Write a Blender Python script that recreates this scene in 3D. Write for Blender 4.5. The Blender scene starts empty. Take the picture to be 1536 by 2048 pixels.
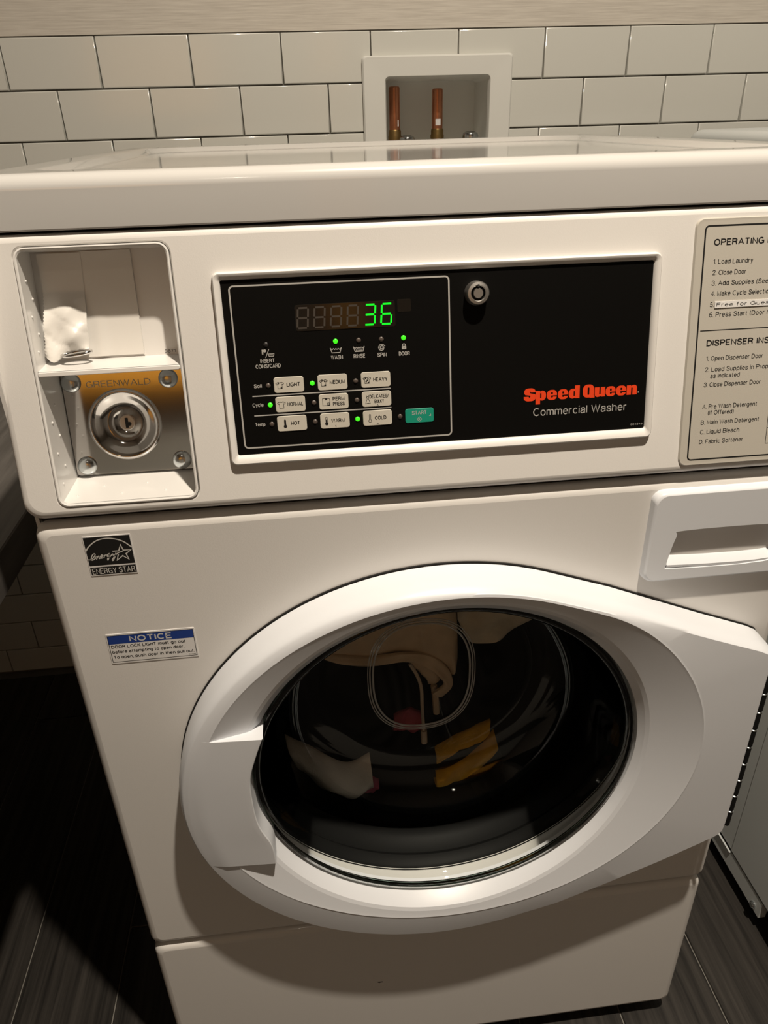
import bpy, bmesh, math, random
from mathutils import Vector, Matrix
from mathutils.geometry import tessellate_polygon
random.seed(7)
SC = bpy.context.scene
COL = SC.collection
PI = math.pi

# ---------------------------------------------------------------- camera
cam_d = bpy.data.cameras.new('camera'); cam = bpy.data.objects.new('camera', cam_d); COL.objects.link(cam)
yaw, pitch, roll = .1011, .497, -.0276
_f = Vector((math.sin(yaw)*math.cos(pitch), math.cos(yaw)*math.cos(pitch), -math.sin(pitch)))
_r = Vector((math.cos(yaw), -math.sin(yaw), 0)); _u = _r.cross(_f)
_c, _s = math.cos(roll), math.sin(roll)
_R, _U = _c*_r + _s*_u, _c*_u - _s*_r
m = Matrix((( _R.x, _U.x, -_f.x), (_R.y, _U.y, -_f.y), (_R.z, _U.z, -_f.z))).to_4x4()
m.translation = Vector((-.1077, -.5539, 1.1688))
cam.matrix_world = m
cam_d.sensor_fit = 'HORIZONTAL'; cam_d.sensor_width = 36.0; cam_d.lens = 36.0*1480/1536
cam_d.clip_start = .01
SC.camera = cam

# ---------------------------------------------------------------- world, lights, exposure
w = bpy.data.worlds.new('room_air'); SC.world = w; w.use_nodes = True
w.node_tree.nodes['Background'].inputs[0].default_value = (.9, .8, .7, 1)
w.node_tree.nodes['Background'].inputs[1].default_value = .01
SC.view_settings.view_transform = 'Standard'; SC.view_settings.look = 'None'
SC.view_settings.gamma = 1; SC.view_settings.use_curve_mapping = False
SC.view_settings.exposure = -.08
CEIL = 2.75
def downlight(name, loc, power, size, color, spread=140):
    d = bpy.data.lights.new(name, 'AREA'); d.shape = 'DISK'; d.size = size; d.energy = power; d.color = color
    d.spread = math.radians(spread)
    o = bpy.data.objects.new(name, d); o.location = loc; COL.objects.link(o)
    return o
WARM = (1, .875, .72)
downlight('overhead_light', (.22, -.54, CEIL-.01), 39, .06, WARM)
downlight('overhead_light', (-.35, -2.1, CEIL-.01), 1.8, .09, WARM)  # unseen lamp, added to fill the shadows and light the laundry

# ---------------------------------------------------------------- materials
def mat(name, col, rough=.5, metal=0., coat=0., emit=None, estr=0., spec=.5, bump=0., bscale=200., var=0., vscale=20., stretch=None, trans=0.):
    mt = bpy.data.materials.new(name); mt.use_nodes = True; nt = mt.node_tree; b = nt.nodes['Principled BSDF']
    b.inputs['Base Color'].default_value = (*col, 1); b.inputs['Roughness'].default_value = rough
    b.inputs['Metallic'].default_value = metal; b.inputs['Coat Weight'].default_value = coat
    b.inputs['Coat Roughness'].default_value = .08
    b.inputs['Specular IOR Level'].default_value = spec
    if emit: b.inputs['Emission Color'].default_value = (*emit, 1); b.inputs['Emission Strength'].default_value = estr
    tc = nt.nodes.new('ShaderNodeTexCoord'); mp = nt.nodes.new('ShaderNodeMapping'); nt.links.new(tc.outputs['Object'], mp.inputs[0])
    if stretch: mp.inputs['Scale'].default_value = stretch
    if bump:
        n = nt.nodes.new('ShaderNodeTexNoise'); n.inputs['Scale'].default_value = bscale; n.inputs['Detail'].default_value = 3
        nt.links.new(mp.outputs[0], n.inputs['Vector'])
        bp = nt.nodes.new('ShaderNodeBump'); bp.inputs['Strength'].default_value = bump; bp.inputs['Distance'].default_value = .001
        nt.links.new(n.outputs[0], bp.inputs['Height']); nt.links.new(bp.outputs[0], b.inputs['Normal'])
    if var:
        n = nt.nodes.new('ShaderNodeTexNoise'); n.inputs['Scale'].default_value = vscale; n.inputs['Detail'].default_value = 5
        nt.links.new(mp.outputs[0], n.inputs['Vector'])
        cr = nt.nodes.new('ShaderNodeValToRGB')
        cr.color_ramp.elements[0].position = .3; cr.color_ramp.elements[1].position = .7
        cr.color_ramp.elements[0].color = (*[c*(1-var) for c in col], 1); cr.color_ramp.elements[1].color = (*[min(1, c*(1+var)) for c in col], 1)
        nt.links.new(n.outputs[0], cr.inputs[0]); nt.links.new(cr.outputs[0], b.inputs['Base Color'])
    return mt
M = {}
M['enamel'] = mat('white_enamel', (.76, .745, .72), .42, coat=.15, bump=.05, bscale=900)
M['lidtop'] = mat('gloss_white_enamel', (.66, .655, .64), .18, coat=1.0, bump=.01, bscale=60)
M['plastic'] = mat('white_plastic', (.745, .77, .81), .38, bump=.03, bscale=1200)
M['liner'] = mat('white_gloss_plastic', (.78, .77, .75), .28, coat=.3)
M['overlay'] = mat('black_overlay', (.0035, .0033, .003), .5, spec=.10)
M['window'] = mat('smoked_window', (.010, .008, .006), .10, spec=.5)
M['ghost'] = mat('unlit_segment', (.052, .043, .035), .5)
M['silver_print'] = mat('silver_print', (.42, .41, .39), .5)
M['white_print'] = mat('white_print', (.62, .61, .58), .5)
M['button'] = mat('putty_button', (.56, .53, .46), .5)
M['black_print'] = mat('black_print', (.008, .008, .008), .5)
M['teal'] = mat('teal_button', (.006, .27, .18), .45)
M['red'] = mat('orange_red_print', (.80, .055, .008), .5)
M['blue'] = mat('blue_print', (.012, .045, .25), .5)
M['led_on'] = mat('lit_green_lamp', (.02, .5, .01), .4, emit=(.07, 1, .015), estr=.85)
M['seg_on'] = mat('lit_green_segment', (.0, .5, .0), .5, emit=(.0, 1, .025), estr=1.0)
M['led_off'] = mat('unlit_lamp', (.085, .065, .055), .4)
M['led_dark'] = mat('dark_lamp', (.022, .02, .02), .4)
M['plate'] = mat('putty_plate', (.50, .475, .42), .5, bump=.04, bscale=1500)
M['sticker'] = mat('white_sticker', (.74, .73, .72), .45)
M['chrome'] = mat('polished_steel', (.62, .61, .60), .10, metal=1, bump=.02, bscale=40)
M['steel'] = mat('brushed_steel', (.66, .64, .61), .40, metal=1)
M['embossed'] = mat('embossed_steel', (.80, .70, .54), .55, metal=1)
M['zinc'] = mat('zinc_screw', (.62, .66, .68), .2, metal=1)
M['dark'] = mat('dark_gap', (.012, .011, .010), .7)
M['rubber'] = mat('grey_black_rubber', (.008, .008, .008), .6, spec=.2)
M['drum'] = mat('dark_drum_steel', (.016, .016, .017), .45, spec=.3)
M['copper'] = mat('copper', (.62, .27, .15), .33, metal=1, var=.15, vscale=40)
M['brass'] = mat('aged_brass', (.32, .22, .09), .4, metal=1)
M['tile'] = mat('glazed_tile', (.72, .725, .68), .16, coat=.5, bump=.012, bscale=25)
M['grout'] = mat('grey_grout', (.22, .21, .19), .9, bump=.3, bscale=400)
M['tape'] = mat('paper_tape', (.78, .76, .72), .35, coat=.25, bump=.12, bscale=60)
M['dryer'] = mat('cool_white_enamel', (.60, .63, .63), .4, coat=.2, bump=.04, bscale=900)
M['pipebox'] = mat('grey_white_plastic', (.76, .765, .73), .5)
M['beige'] = mat('beige_cotton', (.80, .66, .50), .9, bump=.5, bscale=500, var=.12, vscale=30)
M['cream'] = mat('cream_cotton', (.82, .73, .63), .9, bump=.5, bscale=500, var=.1, vscale=30)
M['greige'] = mat('grey_beige_cotton', (.78, .72, .60), .9, bump=.5, bscale=400, var=.2, vscale=25)
M['mustard'] = mat('mustard_cotton', (.75, .42, .03), .85, bump=.6, bscale=400, var=.2, vscale=40)
M['pink'] = mat('rose_cotton', (.50, .10, .16), .9, bump=.4, bscale=400, var=.2, vscale=60)
M['paint'] = mat('dark_wall_paint', (.34, .31, .28), .8)
M['ceil'] = mat('ceiling_paint', (.62, .60, .56), .9)
M['honey'] = mat('honey_wood', (.70, .30, .035), .4, var=.25, vscale=6, stretch=(12, 12, 1))
M['darkwood'] = mat('dark_wood', (.03, .022, .018), .5)
def laminate(name, c1, c2, sx, rough, spec=.4):
    mt = bpy.data.materials.new(name); mt.use_nodes = True; nt = mt.node_tree; b = nt.nodes['Principled BSDF']
    b.inputs['Roughness'].default_value = rough; b.inputs['Specular IOR Level'].default_value = spec
    tc = nt.nodes.new('ShaderNodeTexCoord'); mp = nt.nodes.new('ShaderNodeMapping'); nt.links.new(tc.outputs['Object'], mp.inputs[0])
    oi = nt.nodes.new('ShaderNodeObjectInfo'); ad = nt.nodes.new('ShaderNodeVectorMath'); ad.operation = 'ADD'
    nt.links.new(mp.outputs[0], ad.inputs[0])
    ml = nt.nodes.new('ShaderNodeMath'); ml.operation = 'MULTIPLY'; ml.inputs[1].default_value = 37.0
    nt.links.new(oi.outputs['Random'], ml.inputs[0]); nt.links.new(ml.outputs[0], ad.inputs[1])
    mp.inputs['Scale'].default_value = sx
    n = nt.nodes.new('ShaderNodeTexNoise'); n.inputs['Scale'].default_value = 1; n.inputs['Detail'].default_value = 6; n.inputs['Roughness'].default_value = .62
    nt.links.new(ad.outputs[0], n.inputs['Vector'])
    cr = nt.nodes.new('ShaderNodeValToRGB'); cr.color_ramp.elements[0].position = .34; cr.color_ramp.elements[1].position = .68
    cr.color_ramp.elements[0].color = (*c1, 1); cr.color_ramp.elements[1].color = (*c2, 1)
    nt.links.new(n.outputs[0], cr.inputs[0]); nt.links.new(cr.outputs[0], b.inputs['Base Color'])
    bp = nt.nodes.new('ShaderNodeBump'); bp.inputs['Strength'].default_value = .15; bp.inputs['Distance'].default_value = .001
    nt.links.new(n.outputs[0], bp.inputs['Height']); nt.links.new(bp.outputs[0], b.inputs['Normal'])
    return mt
M['plank'] = laminate('dark_wood_look_plank', (.011, .010, .009), (.048, .043, .038), (90, 3, 20), .42)
M['floorgrout'] = mat('floor_joint', (.20, .19, .17), .8)
M['counter'] = laminate('grey_wood_laminate', (.050, .045, .041), (.115, .106, .098), (70, 4, 20), .45)
M['wallpaper'] = laminate('linen_weave_wallpaper', (.57, .53, .47), (.72, .68, .61), (16, 16, 430), .7)
def glass_mat(name, tint, extra=0., ior=1.5):
    mt = bpy.data.materials.new(name); mt.use_nodes = True; nt = mt.node_tree; nt.nodes.clear()
    out = nt.nodes.new('ShaderNodeOutputMaterial'); mix = nt.nodes.new('ShaderNodeMixShader'); tr = nt.nodes.new('ShaderNodeBsdfTransparent')
    gl = nt.nodes.new('ShaderNodeBsdfGlossy'); fr = nt.nodes.new('ShaderNodeFresnel'); fr.inputs[0].default_value = ior
    tr.inputs[0].default_value = (*tint, 1); gl.inputs['Roughness'].default_value = .02
    nt.links.new(fr.outputs[0], mix.inputs[0]); nt.links.new(tr.outputs[0], mix.inputs[1]); nt.links.new(gl.outputs[0], mix.inputs[2])
    last = mix
    if extra:
        m2 = nt.nodes.new('ShaderNodeMixShader'); df = nt.nodes.new('ShaderNodeBsdfDiffuse'); df.inputs[0].default_value = (.75, .76, .75, 1)
        m2.inputs[0].default_value = extra; nt.links.new(mix.outputs[0], m2.inputs[1]); nt.links.new(df.outputs[0], m2.inputs[2]); last = m2
    nt.links.new(last.outputs[0], out.inputs[0])
    return mt
M['glass'] = glass_mat('door_glass', (.965, .975, .97))
M['glassback'] = glass_mat('door_glass_inside', (.97, .98, .975), ior=1.22)
M['glassedge'] = glass_mat('green_glass_edge', (.62, .76, .69))
M['ridge'] = glass_mat('frosted_glass_ridge', (.85, .87, .87), .45)

# ---------------------------------------------------------------- geometry kit
class G:
    def __init__(s): s.v = []; s.f = []
    def loop(s, pts):
        i = len(s.v); s.v += [Vector(p) for p in pts]; return list(range(i, i+len(pts)))
    def bridge(s, a, b, closed=True):
        n = len(a)
        for i in range(n if closed else n-1):
            j = (i+1) % n; s.f.append((a[i], a[j], b[j], b[i]))
    def cap(s, a): s.f.append(tuple(a))
    def fan(s, a, c):
        k = s.loop([c])[0]
        for i in range(len(a)): s.f.append((a[i], a[(i+1) % len(a)], k))
    def loft(s, loops, cap0=False, cap1=False, closed=True):
        L = [s.loop(l) for l in loops]
        for a, b in zip(L, L[1:]): s.bridge(a, b, closed)
        if cap0: s.cap(L[0])
        if cap1: s.cap(L[-1])
        return L
    def poly(s, outer, holes=()):
        ls = [list(map(Vector, outer))] + [list(map(Vector, h)) for h in holes]
        t = tessellate_polygon(ls); b = len(s.v)
        for l in ls: s.v += l
        s.f += [tuple(b+i for i in x) for x in t]
    def box(s, lo, hi):
        x0, y0, z0 = lo; x1, y1, z1 = hi
        a = s.loop([(x0, y0, z0), (x1, y0, z0), (x1, y1, z0), (x0, y1, z0)]); b = s.loop([(x0, y0, z1), (x1, y0, z1), (x1, y1, z1), (x0, y1, z1)])
        s.bridge(a, b); s.cap(a); s.cap(b)
    def bbox(s, lo, hi, r):          # box with a chamfer on every edge
        x0, y0, z0 = lo; x1, y1, z1 = hi
        def ring(z, k): return [(x0+k+(r if k == 0 else 0), y0+k, z), (x1-k-(r if k == 0 else 0), y0+k, z), (x1-k, y0+k+(r if k == 0 else 0), z), (x1-k, y1-k-(r if k == 0 else 0), z),
                                (x1-k-(r if k == 0 else 0), y1-k, z), (x0+k+(r if k == 0 else 0), y1-k, z), (x0+k, y1-k-(r if k == 0 else 0), z), (x0+k, y0+k+(r if k == 0 else 0), z)]
        s.loft([ring(z0, r), ring(z0+r, 0), ring(z1-r, 0), ring(z1, r)], True, True)
    def tube(s, path, r, n=10, closed=False, caps=True):
        P = [Vector(p) for p in path]; L = []; up = Vector((.13, .31, .94)).normalized()
        for i, p in enumerate(P):
            a = P[i-1] if (i or closed) else p; b = P[(i+1) % len(P)] if (i < len(P)-1 or closed) else p
            t = (b-a).normalized(); x = up.cross(t)
            if x.length < 1e-4: x = Vector((1, 0, 0)).cross(t)
            x.normalize(); y = t.cross(x); up = y
            rr = r(i/(len(P)-1)) if callable(r) else r
            L.append(s.loop([p + x*rr*math.cos(2*PI*k/n) + y*rr*math.sin(2*PI*k/n) for k in range(n)]))
        for a, b in zip(L, L[1:]): s.bridge(a, b)
        if closed: s.bridge(L[-1], L[0])
        elif caps: s.cap(L[0]); s.cap(L[-1])
    def lathe(s, prof, F, n=48, cap0=False, cap1=False):   # prof: (radius, height along normal) in frame F about its origin
        s.loft([[F(r*math.cos(2*PI*k/n), r*math.sin(2*PI*k/n), h) for k in range(n)] for r, h in prof], cap0, cap1)
    def stroke(s, pts, wd, F, d, closed=False):            # flat ribbon along 2D points in frame F
        n = len(pts); P = [Vector(p) for p in pts]; A = []; B = []
        for i in range(n):
            a = P[i-1] if (i or closed) else P[i]; b = P[(i+1) % n] if (i < n-1 or closed) else P[i]
            t1 = (P[i]-a); t2 = (b-P[i])
            t = (t1.normalized() if t1.length > 0 else Vector((0, 0))) + (t2.normalized() if t2.length > 0 else Vector((0, 0)))
            if t.length < 1e-6: t = t1 if t1.length else t2
            t.normalize(); nn = Vector((-t.y, t.x))
            k = 1.0
            if t1.length > 0 and t2.length > 0: k = min(1.6, 1/max(.5, abs(t1.normalized().dot(t))))
            A.append(F(*(P[i]+nn*wd*.5*k), d)); B.append(F(*(P[i]-nn*wd*.5*k), d))
        a = s.loop(A); b = s.loop(B); s.bridge(a, b, closed)
def rrect(x0, y0, x1, y1, r, n=6):
    o = []
    for cx, cy, a in ((x1-r, y1-r, 0), (x0+r, y1-r, 90), (x0+r, y0+r, 180), (x1-r, y0+r, 270)):
        for k in range(n+1):
            t = math.radians(a+90*k/n); o.append((cx+r*math.cos(t), cy+r*math.sin(t)))
    return o
def circ(cx, cy, r, n=32, ry=None): return [(cx+r*math.cos(2*PI*k/n), cy+(ry or r)*math.sin(2*PI*k/n)) for k in range(n)]
def smoothpath(pts, k=6, closed=False):
    P = [Vector(p) for p in pts]; n = len(P); o = []
    for i in range(n if closed else n-1):
        p0 = P[i-1] if (i or closed) else P[i]; p1 = P[i]; p2 = P[(i+1) % n]; p3 = P[(i+2) % n] if (i+2 < n or closed) else p2
        for j in range(k):
            t = j/k; o.append(.5*((2*p1)+(p2-p0)*t+(2*p0-5*p1+4*p2-p3)*t*t+(3*p1-p0-3*p2+p3)*t**3))
    if not closed: o.append(P[-1])
    return o
class Frame:                                            # local (u, v, outward) -> world
    def __init__(s, o, eu, ev): s.o = Vector(o); s.u = Vector(eu).normalized(); s.v = Vector(ev).normalized(); s.n = s.u.cross(s.v)
    def __call__(s, a, b, c=0): return s.o + s.u*a + s.v*b + s.n*c
T = math.radians(11)
PAN = Frame((0, -.004, .885), (1, 0, 0), (0, math.sin(T), math.cos(T)))     # sloping control panel
FRO = Frame((0, 0, 0), (1, 0, 0), (0, 0, 1))                                # upright front of the washer
WORLDPOS = {}
def empty(name, loc, label=None, cat=None, group=None):
    o = bpy.data.objects.new(name, None); COL.objects.link(o); o.location = loc; WORLDPOS[o.name] = Vector(loc); o.empty_display_size = .05
    if label: o['label'] = label
    if cat: o['category'] = cat
    if group: o['group'] = group
    return o
def mk(name, g, material, parent=None, label=None, cat=None, group=None, kind=None, sharp=38, smooth=True, wn=True, origin=None, subsurf=0):
    c = Vector(origin) if origin is not None else Vector([(min(v[i] for v in g.v)+max(v[i] for v in g.v))/2 for i in range(3)])
    me = bpy.data.meshes.new(name); me.from_pydata([tuple(v-c) for v in g.v], [], [f for f in g.f])
    bm = bmesh.new(); bm.from_mesh(me); bmesh.ops.recalc_face_normals(bm, faces=bm.faces)
    sa = math.radians(sharp)
    for e in bm.edges:
        if len(e.link_faces) == 2: e.smooth = e.calc_face_angle(0) < sa
    for f in bm.faces: f.smooth = smooth
    bm.to_mesh(me); bm.free(); me.materials.append(M[material] if isinstance(material, str) else material)
    o = bpy.data.objects.new(name, me); COL.objects.link(o); WORLDPOS[o.name] = c
    if parent: o.parent = parent; o.location = c - WORLDPOS[parent.name]
    else: o.location = c
    if label: o['label'] = label
    if cat: o['category'] = cat
    if group: o['group'] = group
    if kind: o['kind'] = kind
    if subsurf: s_ = o.modifiers.new('smooth', 'SUBSURF'); s_.levels = subsurf; s_.render_levels = subsurf
    elif wn and smooth: o.modifiers.new('wn', 'WEIGHTED_NORMAL').keep_sharp = True
    return o
def ARC(cx, cy, rx, ry, a0, a1, n=9): return [(cx+rx*math.cos(math.radians(a0+(a1-a0)*k/n)), cy+ry*math.sin(math.radians(a0+(a1-a0)*k/n))) for k in range(n+1)]
def SM(p): return [(q[0], q[1]) for q in smoothpath(p, 4)]
X_ = .72
GLY = {                                                  # plain sans capitals, small letters and figures as centre lines: (width, strokes)
 'A': (.70, [[(0, 0), (.35, 1), (.70, 0)], [(.12, .33), (.58, .33)]]), 'B': (.62, [[(0, 0), (0, 1), (.32, 1)]+ARC(.32, .76, .26, .24, 90, -90)+[(0, .52)], [(.32, .52)]+ARC(.34, .26, .28, .26, 90, -90)+[(0, 0)]]),
 'C': (.66, [ARC(.36, .5, .36, .5, 48, 312, 14)]), 'D': (.64, [[(0, 0), (0, 1), (.24, 1)]+ARC(.24, .5, .40, .5, 90, -90, 10)+[(0, 0), (0, .1)]]), 'E': (.54, [[(.54, 1), (0, 1), (0, 0), (.54, 0)], [(0, .52), (.48, .52)]]),
 'F': (.52, [[(.52, 1), (0, 1), (0, 0)], [(0, .52), (.45, .52)]]), 'G': (.70, [ARC(.36, .5, .36, .5, 48, 335, 14)+[(.70, .46), (.42, .46)], [(.70, .46), (.70, 0)]]), 'H': (.62, [[(0, 0), (0, 1)], [(.62, 0), (.62, 1)], [(0, .52), (.62, .52)]]),
 'I': (.0, [[(0, 0), (0, 1)]]), 'J': (.45, [[(.45, 1), (.45, .25)]+ARC(.225, .25, .225, .25, 0, -180)]), 'K': (.62, [[(0, 0), (0, 1)], [(.60, 1), (0, .38)], [(.2, .58), (.62, 0)]]), 'L': (.50, [[(0, 1), (0, 0), (.50, 0)]]),
 'M': (.76, [[(0, 0), (0, 1), (.38, .05), (.76, 1), (.76, 0)]]), 'N': (.62, [[(0, 0), (0, 1), (.62, 0), (.62, 1)]]), 'O': (.74, [ARC(.37, .5, .37, .5, 0, 370, 20)]), 'P': (.58, [[(0, 0), (0, 1), (.32, 1)]+ARC(.32, .74, .27, .26, 90, -90)+[(0, .48)]]),
 'Q': (.74, [ARC(.37, .5, .37, .5, 0, 370, 20), [(.45, .22), (.74, -.03)]]), 'R': (.62, [[(0, 0), (0, 1), (.32, 1)]+ARC(.32, .75, .27, .25, 90, -90)+[(0, .50)], [(.34, .5), (.52, .38), (.58, 0)]]),
 'S': (.58, [SM([(.56, .74), (.50, .92), (.29, 1), (.07, .91), (.04, .70), (.24, .55), (.46, .45), (.58, .26), (.50, .06), (.28, 0), (.07, .07), (0, .28)])]), 'T': (.60, [[(0, 1), (.60, 1)], [(.30, 1), (.30, 0)]]),
 'U': (.60, [[(0, 1), (0, .3)]+ARC(.30, .3, .30, .3, 180, 360)+[(.60, 1)]]), 'V': (.66, [[(0, 1), (.33, 0), (.66, 1)]]), 'W': (.96, [[(0, 1), (.25, 0), (.48, 1), (.71, 0), (.96, 1)]]), 'X': (.64, [[(0, 0), (.64, 1)], [(0, 1), (.64, 0)]]),
 'Y': (.64, [[(0, 1), (.32, .45), (.64, 1)], [(.32, .45), (.32, 0)]]), 'Z': (.58, [[(0, 1), (.58, 1), (0, 0), (.58, 0)]]),
 'a': (.47, [SM([(.03, .52), (.08, .67), (.24, X_), (.40, .68), (.44, .52), (.44, .12), (.49, .01)]), SM([(.44, .44), (.22, .40), (.04, .31), (.0, .16), (.06, .03), (.20, 0), (.36, .07), (.44, .22)])]),
 'b': (.50, [[(0, 0), (0, 1)], ARC(.25, .36, .25, .36, 0, 370, 16)]), 'c': (.47, [ARC(.25, .36, .25, .36, 48, 312, 12)]), 'd': (.50, [[(.50, 0), (.50, 1)], ARC(.25, .36, .25, .36, 0, 370, 16)]), 'e': (.49, [[(.0, .38), (.49, .38)]+ARC(.25, .36, .245, .36, 8, 318, 14)]),
 'f': (.27, [SM([(.27, .99), (.15, .97), (.11, .85), (.11, .7)])+[(.11, 0)], [(0, X_), (.26, X_)]]), 'g': (.50, [ARC(.25, .36, .25, .36, 0, 370, 16), [(.50, X_), (.50, .0)]+SM([(.50, 0), (.46, -.18), (.27, -.25), (.06, -.19)])]), 'h': (.46, [[(0, 0), (0, 1)], [(0, .45)]+ARC(.23, .47, .23, .25, 180, 0)+[(.46, 0)]]),
 'i': (0, [[(0, 0), (0, X_)], [(0, .90), (0, 1.02)]]), 'j': (.1, [[(.1, X_), (.1, -.12), (0, -.24)], [(.1, .9), (.1, 1.02)]]), 'k': (.46, [[(0, 0), (0, 1)], [(.44, X_), (0, .28)], [(.16, .42), (.46, 0)]]), 'l': (0, [[(0, 0), (0, 1)]]),
 'm': (.76, [[(0, 0), (0, X_)], [(0, .46)]+ARC(.19, .50, .19, .22, 180, 0)+[(.38, 0)], [(.38, .46)]+ARC(.57, .50, .19, .22, 180, 0)+[(.76, 0)]]), 'n': (.46, [[(0, 0), (0, X_)], [(0, .45)]+ARC(.23, .47, .23, .25, 180, 0)+[(.46, 0)]]),
 'o': (.50, [ARC(.25, .36, .25, .36, 0, 370, 16)]), 'p': (.50, [[(0, -.25), (0, X_)], ARC(.25, .36, .25, .36, 0, 370, 16)]), 'q': (.50, [[(.5, -.25), (.5, X_)], ARC(.25, .36, .25, .36, 0, 370, 16)]), 'r': (.27, [[(0, 0), (0, X_)], SM([(0, .42), (.07, .64), (.27, X_)])]),
 's': (.43, [SM([(.41, .53), (.36, .67), (.21, X_), (.05, .65), (.05, .48), (.22, .38), (.40, .28), (.42, .12), (.30, .01), (.14, .01), (.03, .07), (0, .2)])]), 't': (.27, [[(.11, .94), (.11, .14)]+SM([(.11, .14), (.15, .02), (.27, .01)]), [(0, X_), (.26, X_)]]),
 'u': (.46, [[(0, X_), (0, .25)]+ARC(.23, .25, .23, .25, 180, 360), [(.46, X_), (.46, 0)]]), 'v': (.46, [[(0, X_), (.23, 0), (.46, X_)]]), 'w': (.70, [[(0, X_), (.18, 0), (.35, X_), (.52, 0), (.70, X_)]]), 'x': (.46, [[(0, 0), (.46, X_)], [(0, X_), (.46, 0)]]),
 'y': (.46, [[(0, X_), (.23, 0)], [(.46, X_), (.2, -.14), (.04, -.25)]]), 'z': (.44, [[(0, X_), (.44, X_), (0, 0), (.44, 0)]]),
 '0': (.54, [ARC(.27, .5, .27, .5, 0, 370, 18)]), '1': (.24, [[(0, .74), (.24, 1), (.24, 0)]]), '2': (.54, [SM([(.0, .70), (.06, .92), (.27, 1), (.50, .90), (.50, .66), (.30, .38)])+[(0, 0), (.54, 0)]]), '3': (.54, [SM([(.02, .76), (.10, .95), (.28, 1), (.49, .90), (.47, .64), (.24, .54)]), SM([(.24, .54), (.50, .44), (.53, .22), (.40, .03), (.22, 0), (.05, .08), (0, .26)])]),
 '4': (.58, [[(.42, 0), (.42, 1), (0, .30), (.58, .30)]]), '5': (.54, [[(.50, 1), (.10, 1), (.05, .52)]+SM([(.05, .52), (.26, .62), (.48, .54), (.54, .30), (.42, .05), (.22, 0), (.04, .08), (0, .24)])]), '6': (.54, [ARC(.27, .31, .27, .31, 0, 370, 16), SM([(0, .31), (.04, .68), (.18, .94), (.36, 1), (.50, .90)])]),
 '7': (.52, [[(0, 1), (.52, 1), (.18, 0)]]), '8': (.54, [ARC(.27, .76, .23, .24, 0, 370, 14), ARC(.27, .26, .27, .26, 0, 370, 14)]), '9': (.54, [ARC(.27, .69, .27, .31, 0, 370, 16), SM([(.54, .69), (.50, .32), (.36, .06), (.18, 0), (.04, .10)])]),
 '.': (.0, [[(0, -.06), (0, .07)]]), ',': (.0, [[(.02, .07), (-.03, -.16)]]), '(': (.20, [ARC(.40, .42, .36, .72, 130, 230)]), ')': (.20, [ARC(-.2, .42, .36, .72, 50, -50)]), '/': (.36, [[(0, -.05), (.36, 1.03)]]), ' ': (.16, [])}
def text(g, s, F, x0, base, cap, x1=None, cond=.85, align='l', bold=0., d=.0003):
    wt = max(.07, .125+bold*4.2); sp = .16+wt*.55; x = 0; pl = []
    for ch in s:
        wd, st = GLY[ch]
        for q in st: pl.append([(x+a, b) for a, b in q])
        x += wd+sp
    tot = x-sp; h = cap*(1-wt*.9)
    if x1 is not None: kx = (x1-x0-wt*cap)/max(tot, 1e-6)
    else: kx = h*cond
    off = x0+wt*cap*.5 if (align == 'l' or x1 is not None) else x0-tot*kx/2
    sw = wt*cap*min(1.1, max(.72, kx/h/.8))
    for q in pl: g.stroke([(off+a*kx, base+wt*cap*.45+b*h) for a, b in q], sw, F, d)
def flat(name, g, m_, parent, **k): return mk(name, g, m_, parent, smooth=False, wn=False, **k)
def slab(g, o2, F, d0, d1, ch=.0006):                   # raised slab from a 2D outline, chamfered
    cx = sum(p[0] for p in o2)/len(o2); cy = sum(p[1] for p in o2)/len(o2)
    hx = max(abs(p[0]-cx) for p in o2); hy = max(abs(p[1]-cy) for p in o2)
    def sh(k): return [F(cx+(p[0]-cx)*(1-k/hx), cy+(p[1]-cy)*(1-k/hy), d) for p in o2]
    d = d0; a = sh(0); d = d1-ch*(1 if d1 > d0 else -1); b = sh(0); d = d1; c = sh(ch)
    g.loft([a, b, c], False, True)

# ---------------------------------------------------------------- the room
YW, WY = .9162, -.0092
eu = Vector((math.cos(WY), math.sin(WY), 0))
WAL = Frame((0, YW, 0), eu, (0, 0, 1))                   # face of the wall tiles; outward = towards the room
RX0, RX1, RY0 = -1.55, 1.95, -2.7
g = G(); g.poly([(RX0, RY0, -.003), (RX1, RY0, -.003), (RX1, 1.05, -.003), (RX0, 1.05, -.003)]); floor = mk('floor', g, 'floorgrout', kind='structure', smooth=False)
PW = .1484
for i in range(-7, 16):
    x0 = -.614 + i*PW; x1 = x0+PW
    if x0 < -1.5 or x1 > 1.75: continue
    y = -.62 - random.random()*.8
    while y < .9:
        y1 = min(y+.9, .905)
        if y1-y > .03:
            q = G(); q.bbox((x0+.0011, y+.0011, -.006), (x1-.0011, y1-.0011, 0), .0012); mk('plank', q, 'plank', floor, sharp=20)
        y = y1
q = G(); q.poly([(RX0, RY0, -.0005), (RX1, RY0, -.0005), (RX1, -1.45, -.0005), (RX0, -1.45, -.0005)])
mk('plank', q, 'plank', floor, smooth=False)
g = G(); g.poly([(RX0, RY0, CEIL), (RX1, RY0, CEIL), (RX1, 1.05, CEIL), (RX0, 1.05, CEIL)]); mk('ceiling', g, 'ceil', kind='structure', smooth=False)
for nm, x in (('wall_left', RX0), ('wall_right', RX1)):
    g = G(); g.poly([(x, RY0, -.01), (x, 1.05, -.01), (x, 1.05, CEIL), (x, RY0, CEIL)]); mk(nm, g, 'paint', kind='structure', smooth=False)
g = G(); g.poly([(RX0, RY0, -.01), (RX1, RY0, -.01), (RX1, RY0, CEIL), (RX0, RY0, CEIL)]); mk('wall_front', g, 'paint', kind='structure', smooth=False)
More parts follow.
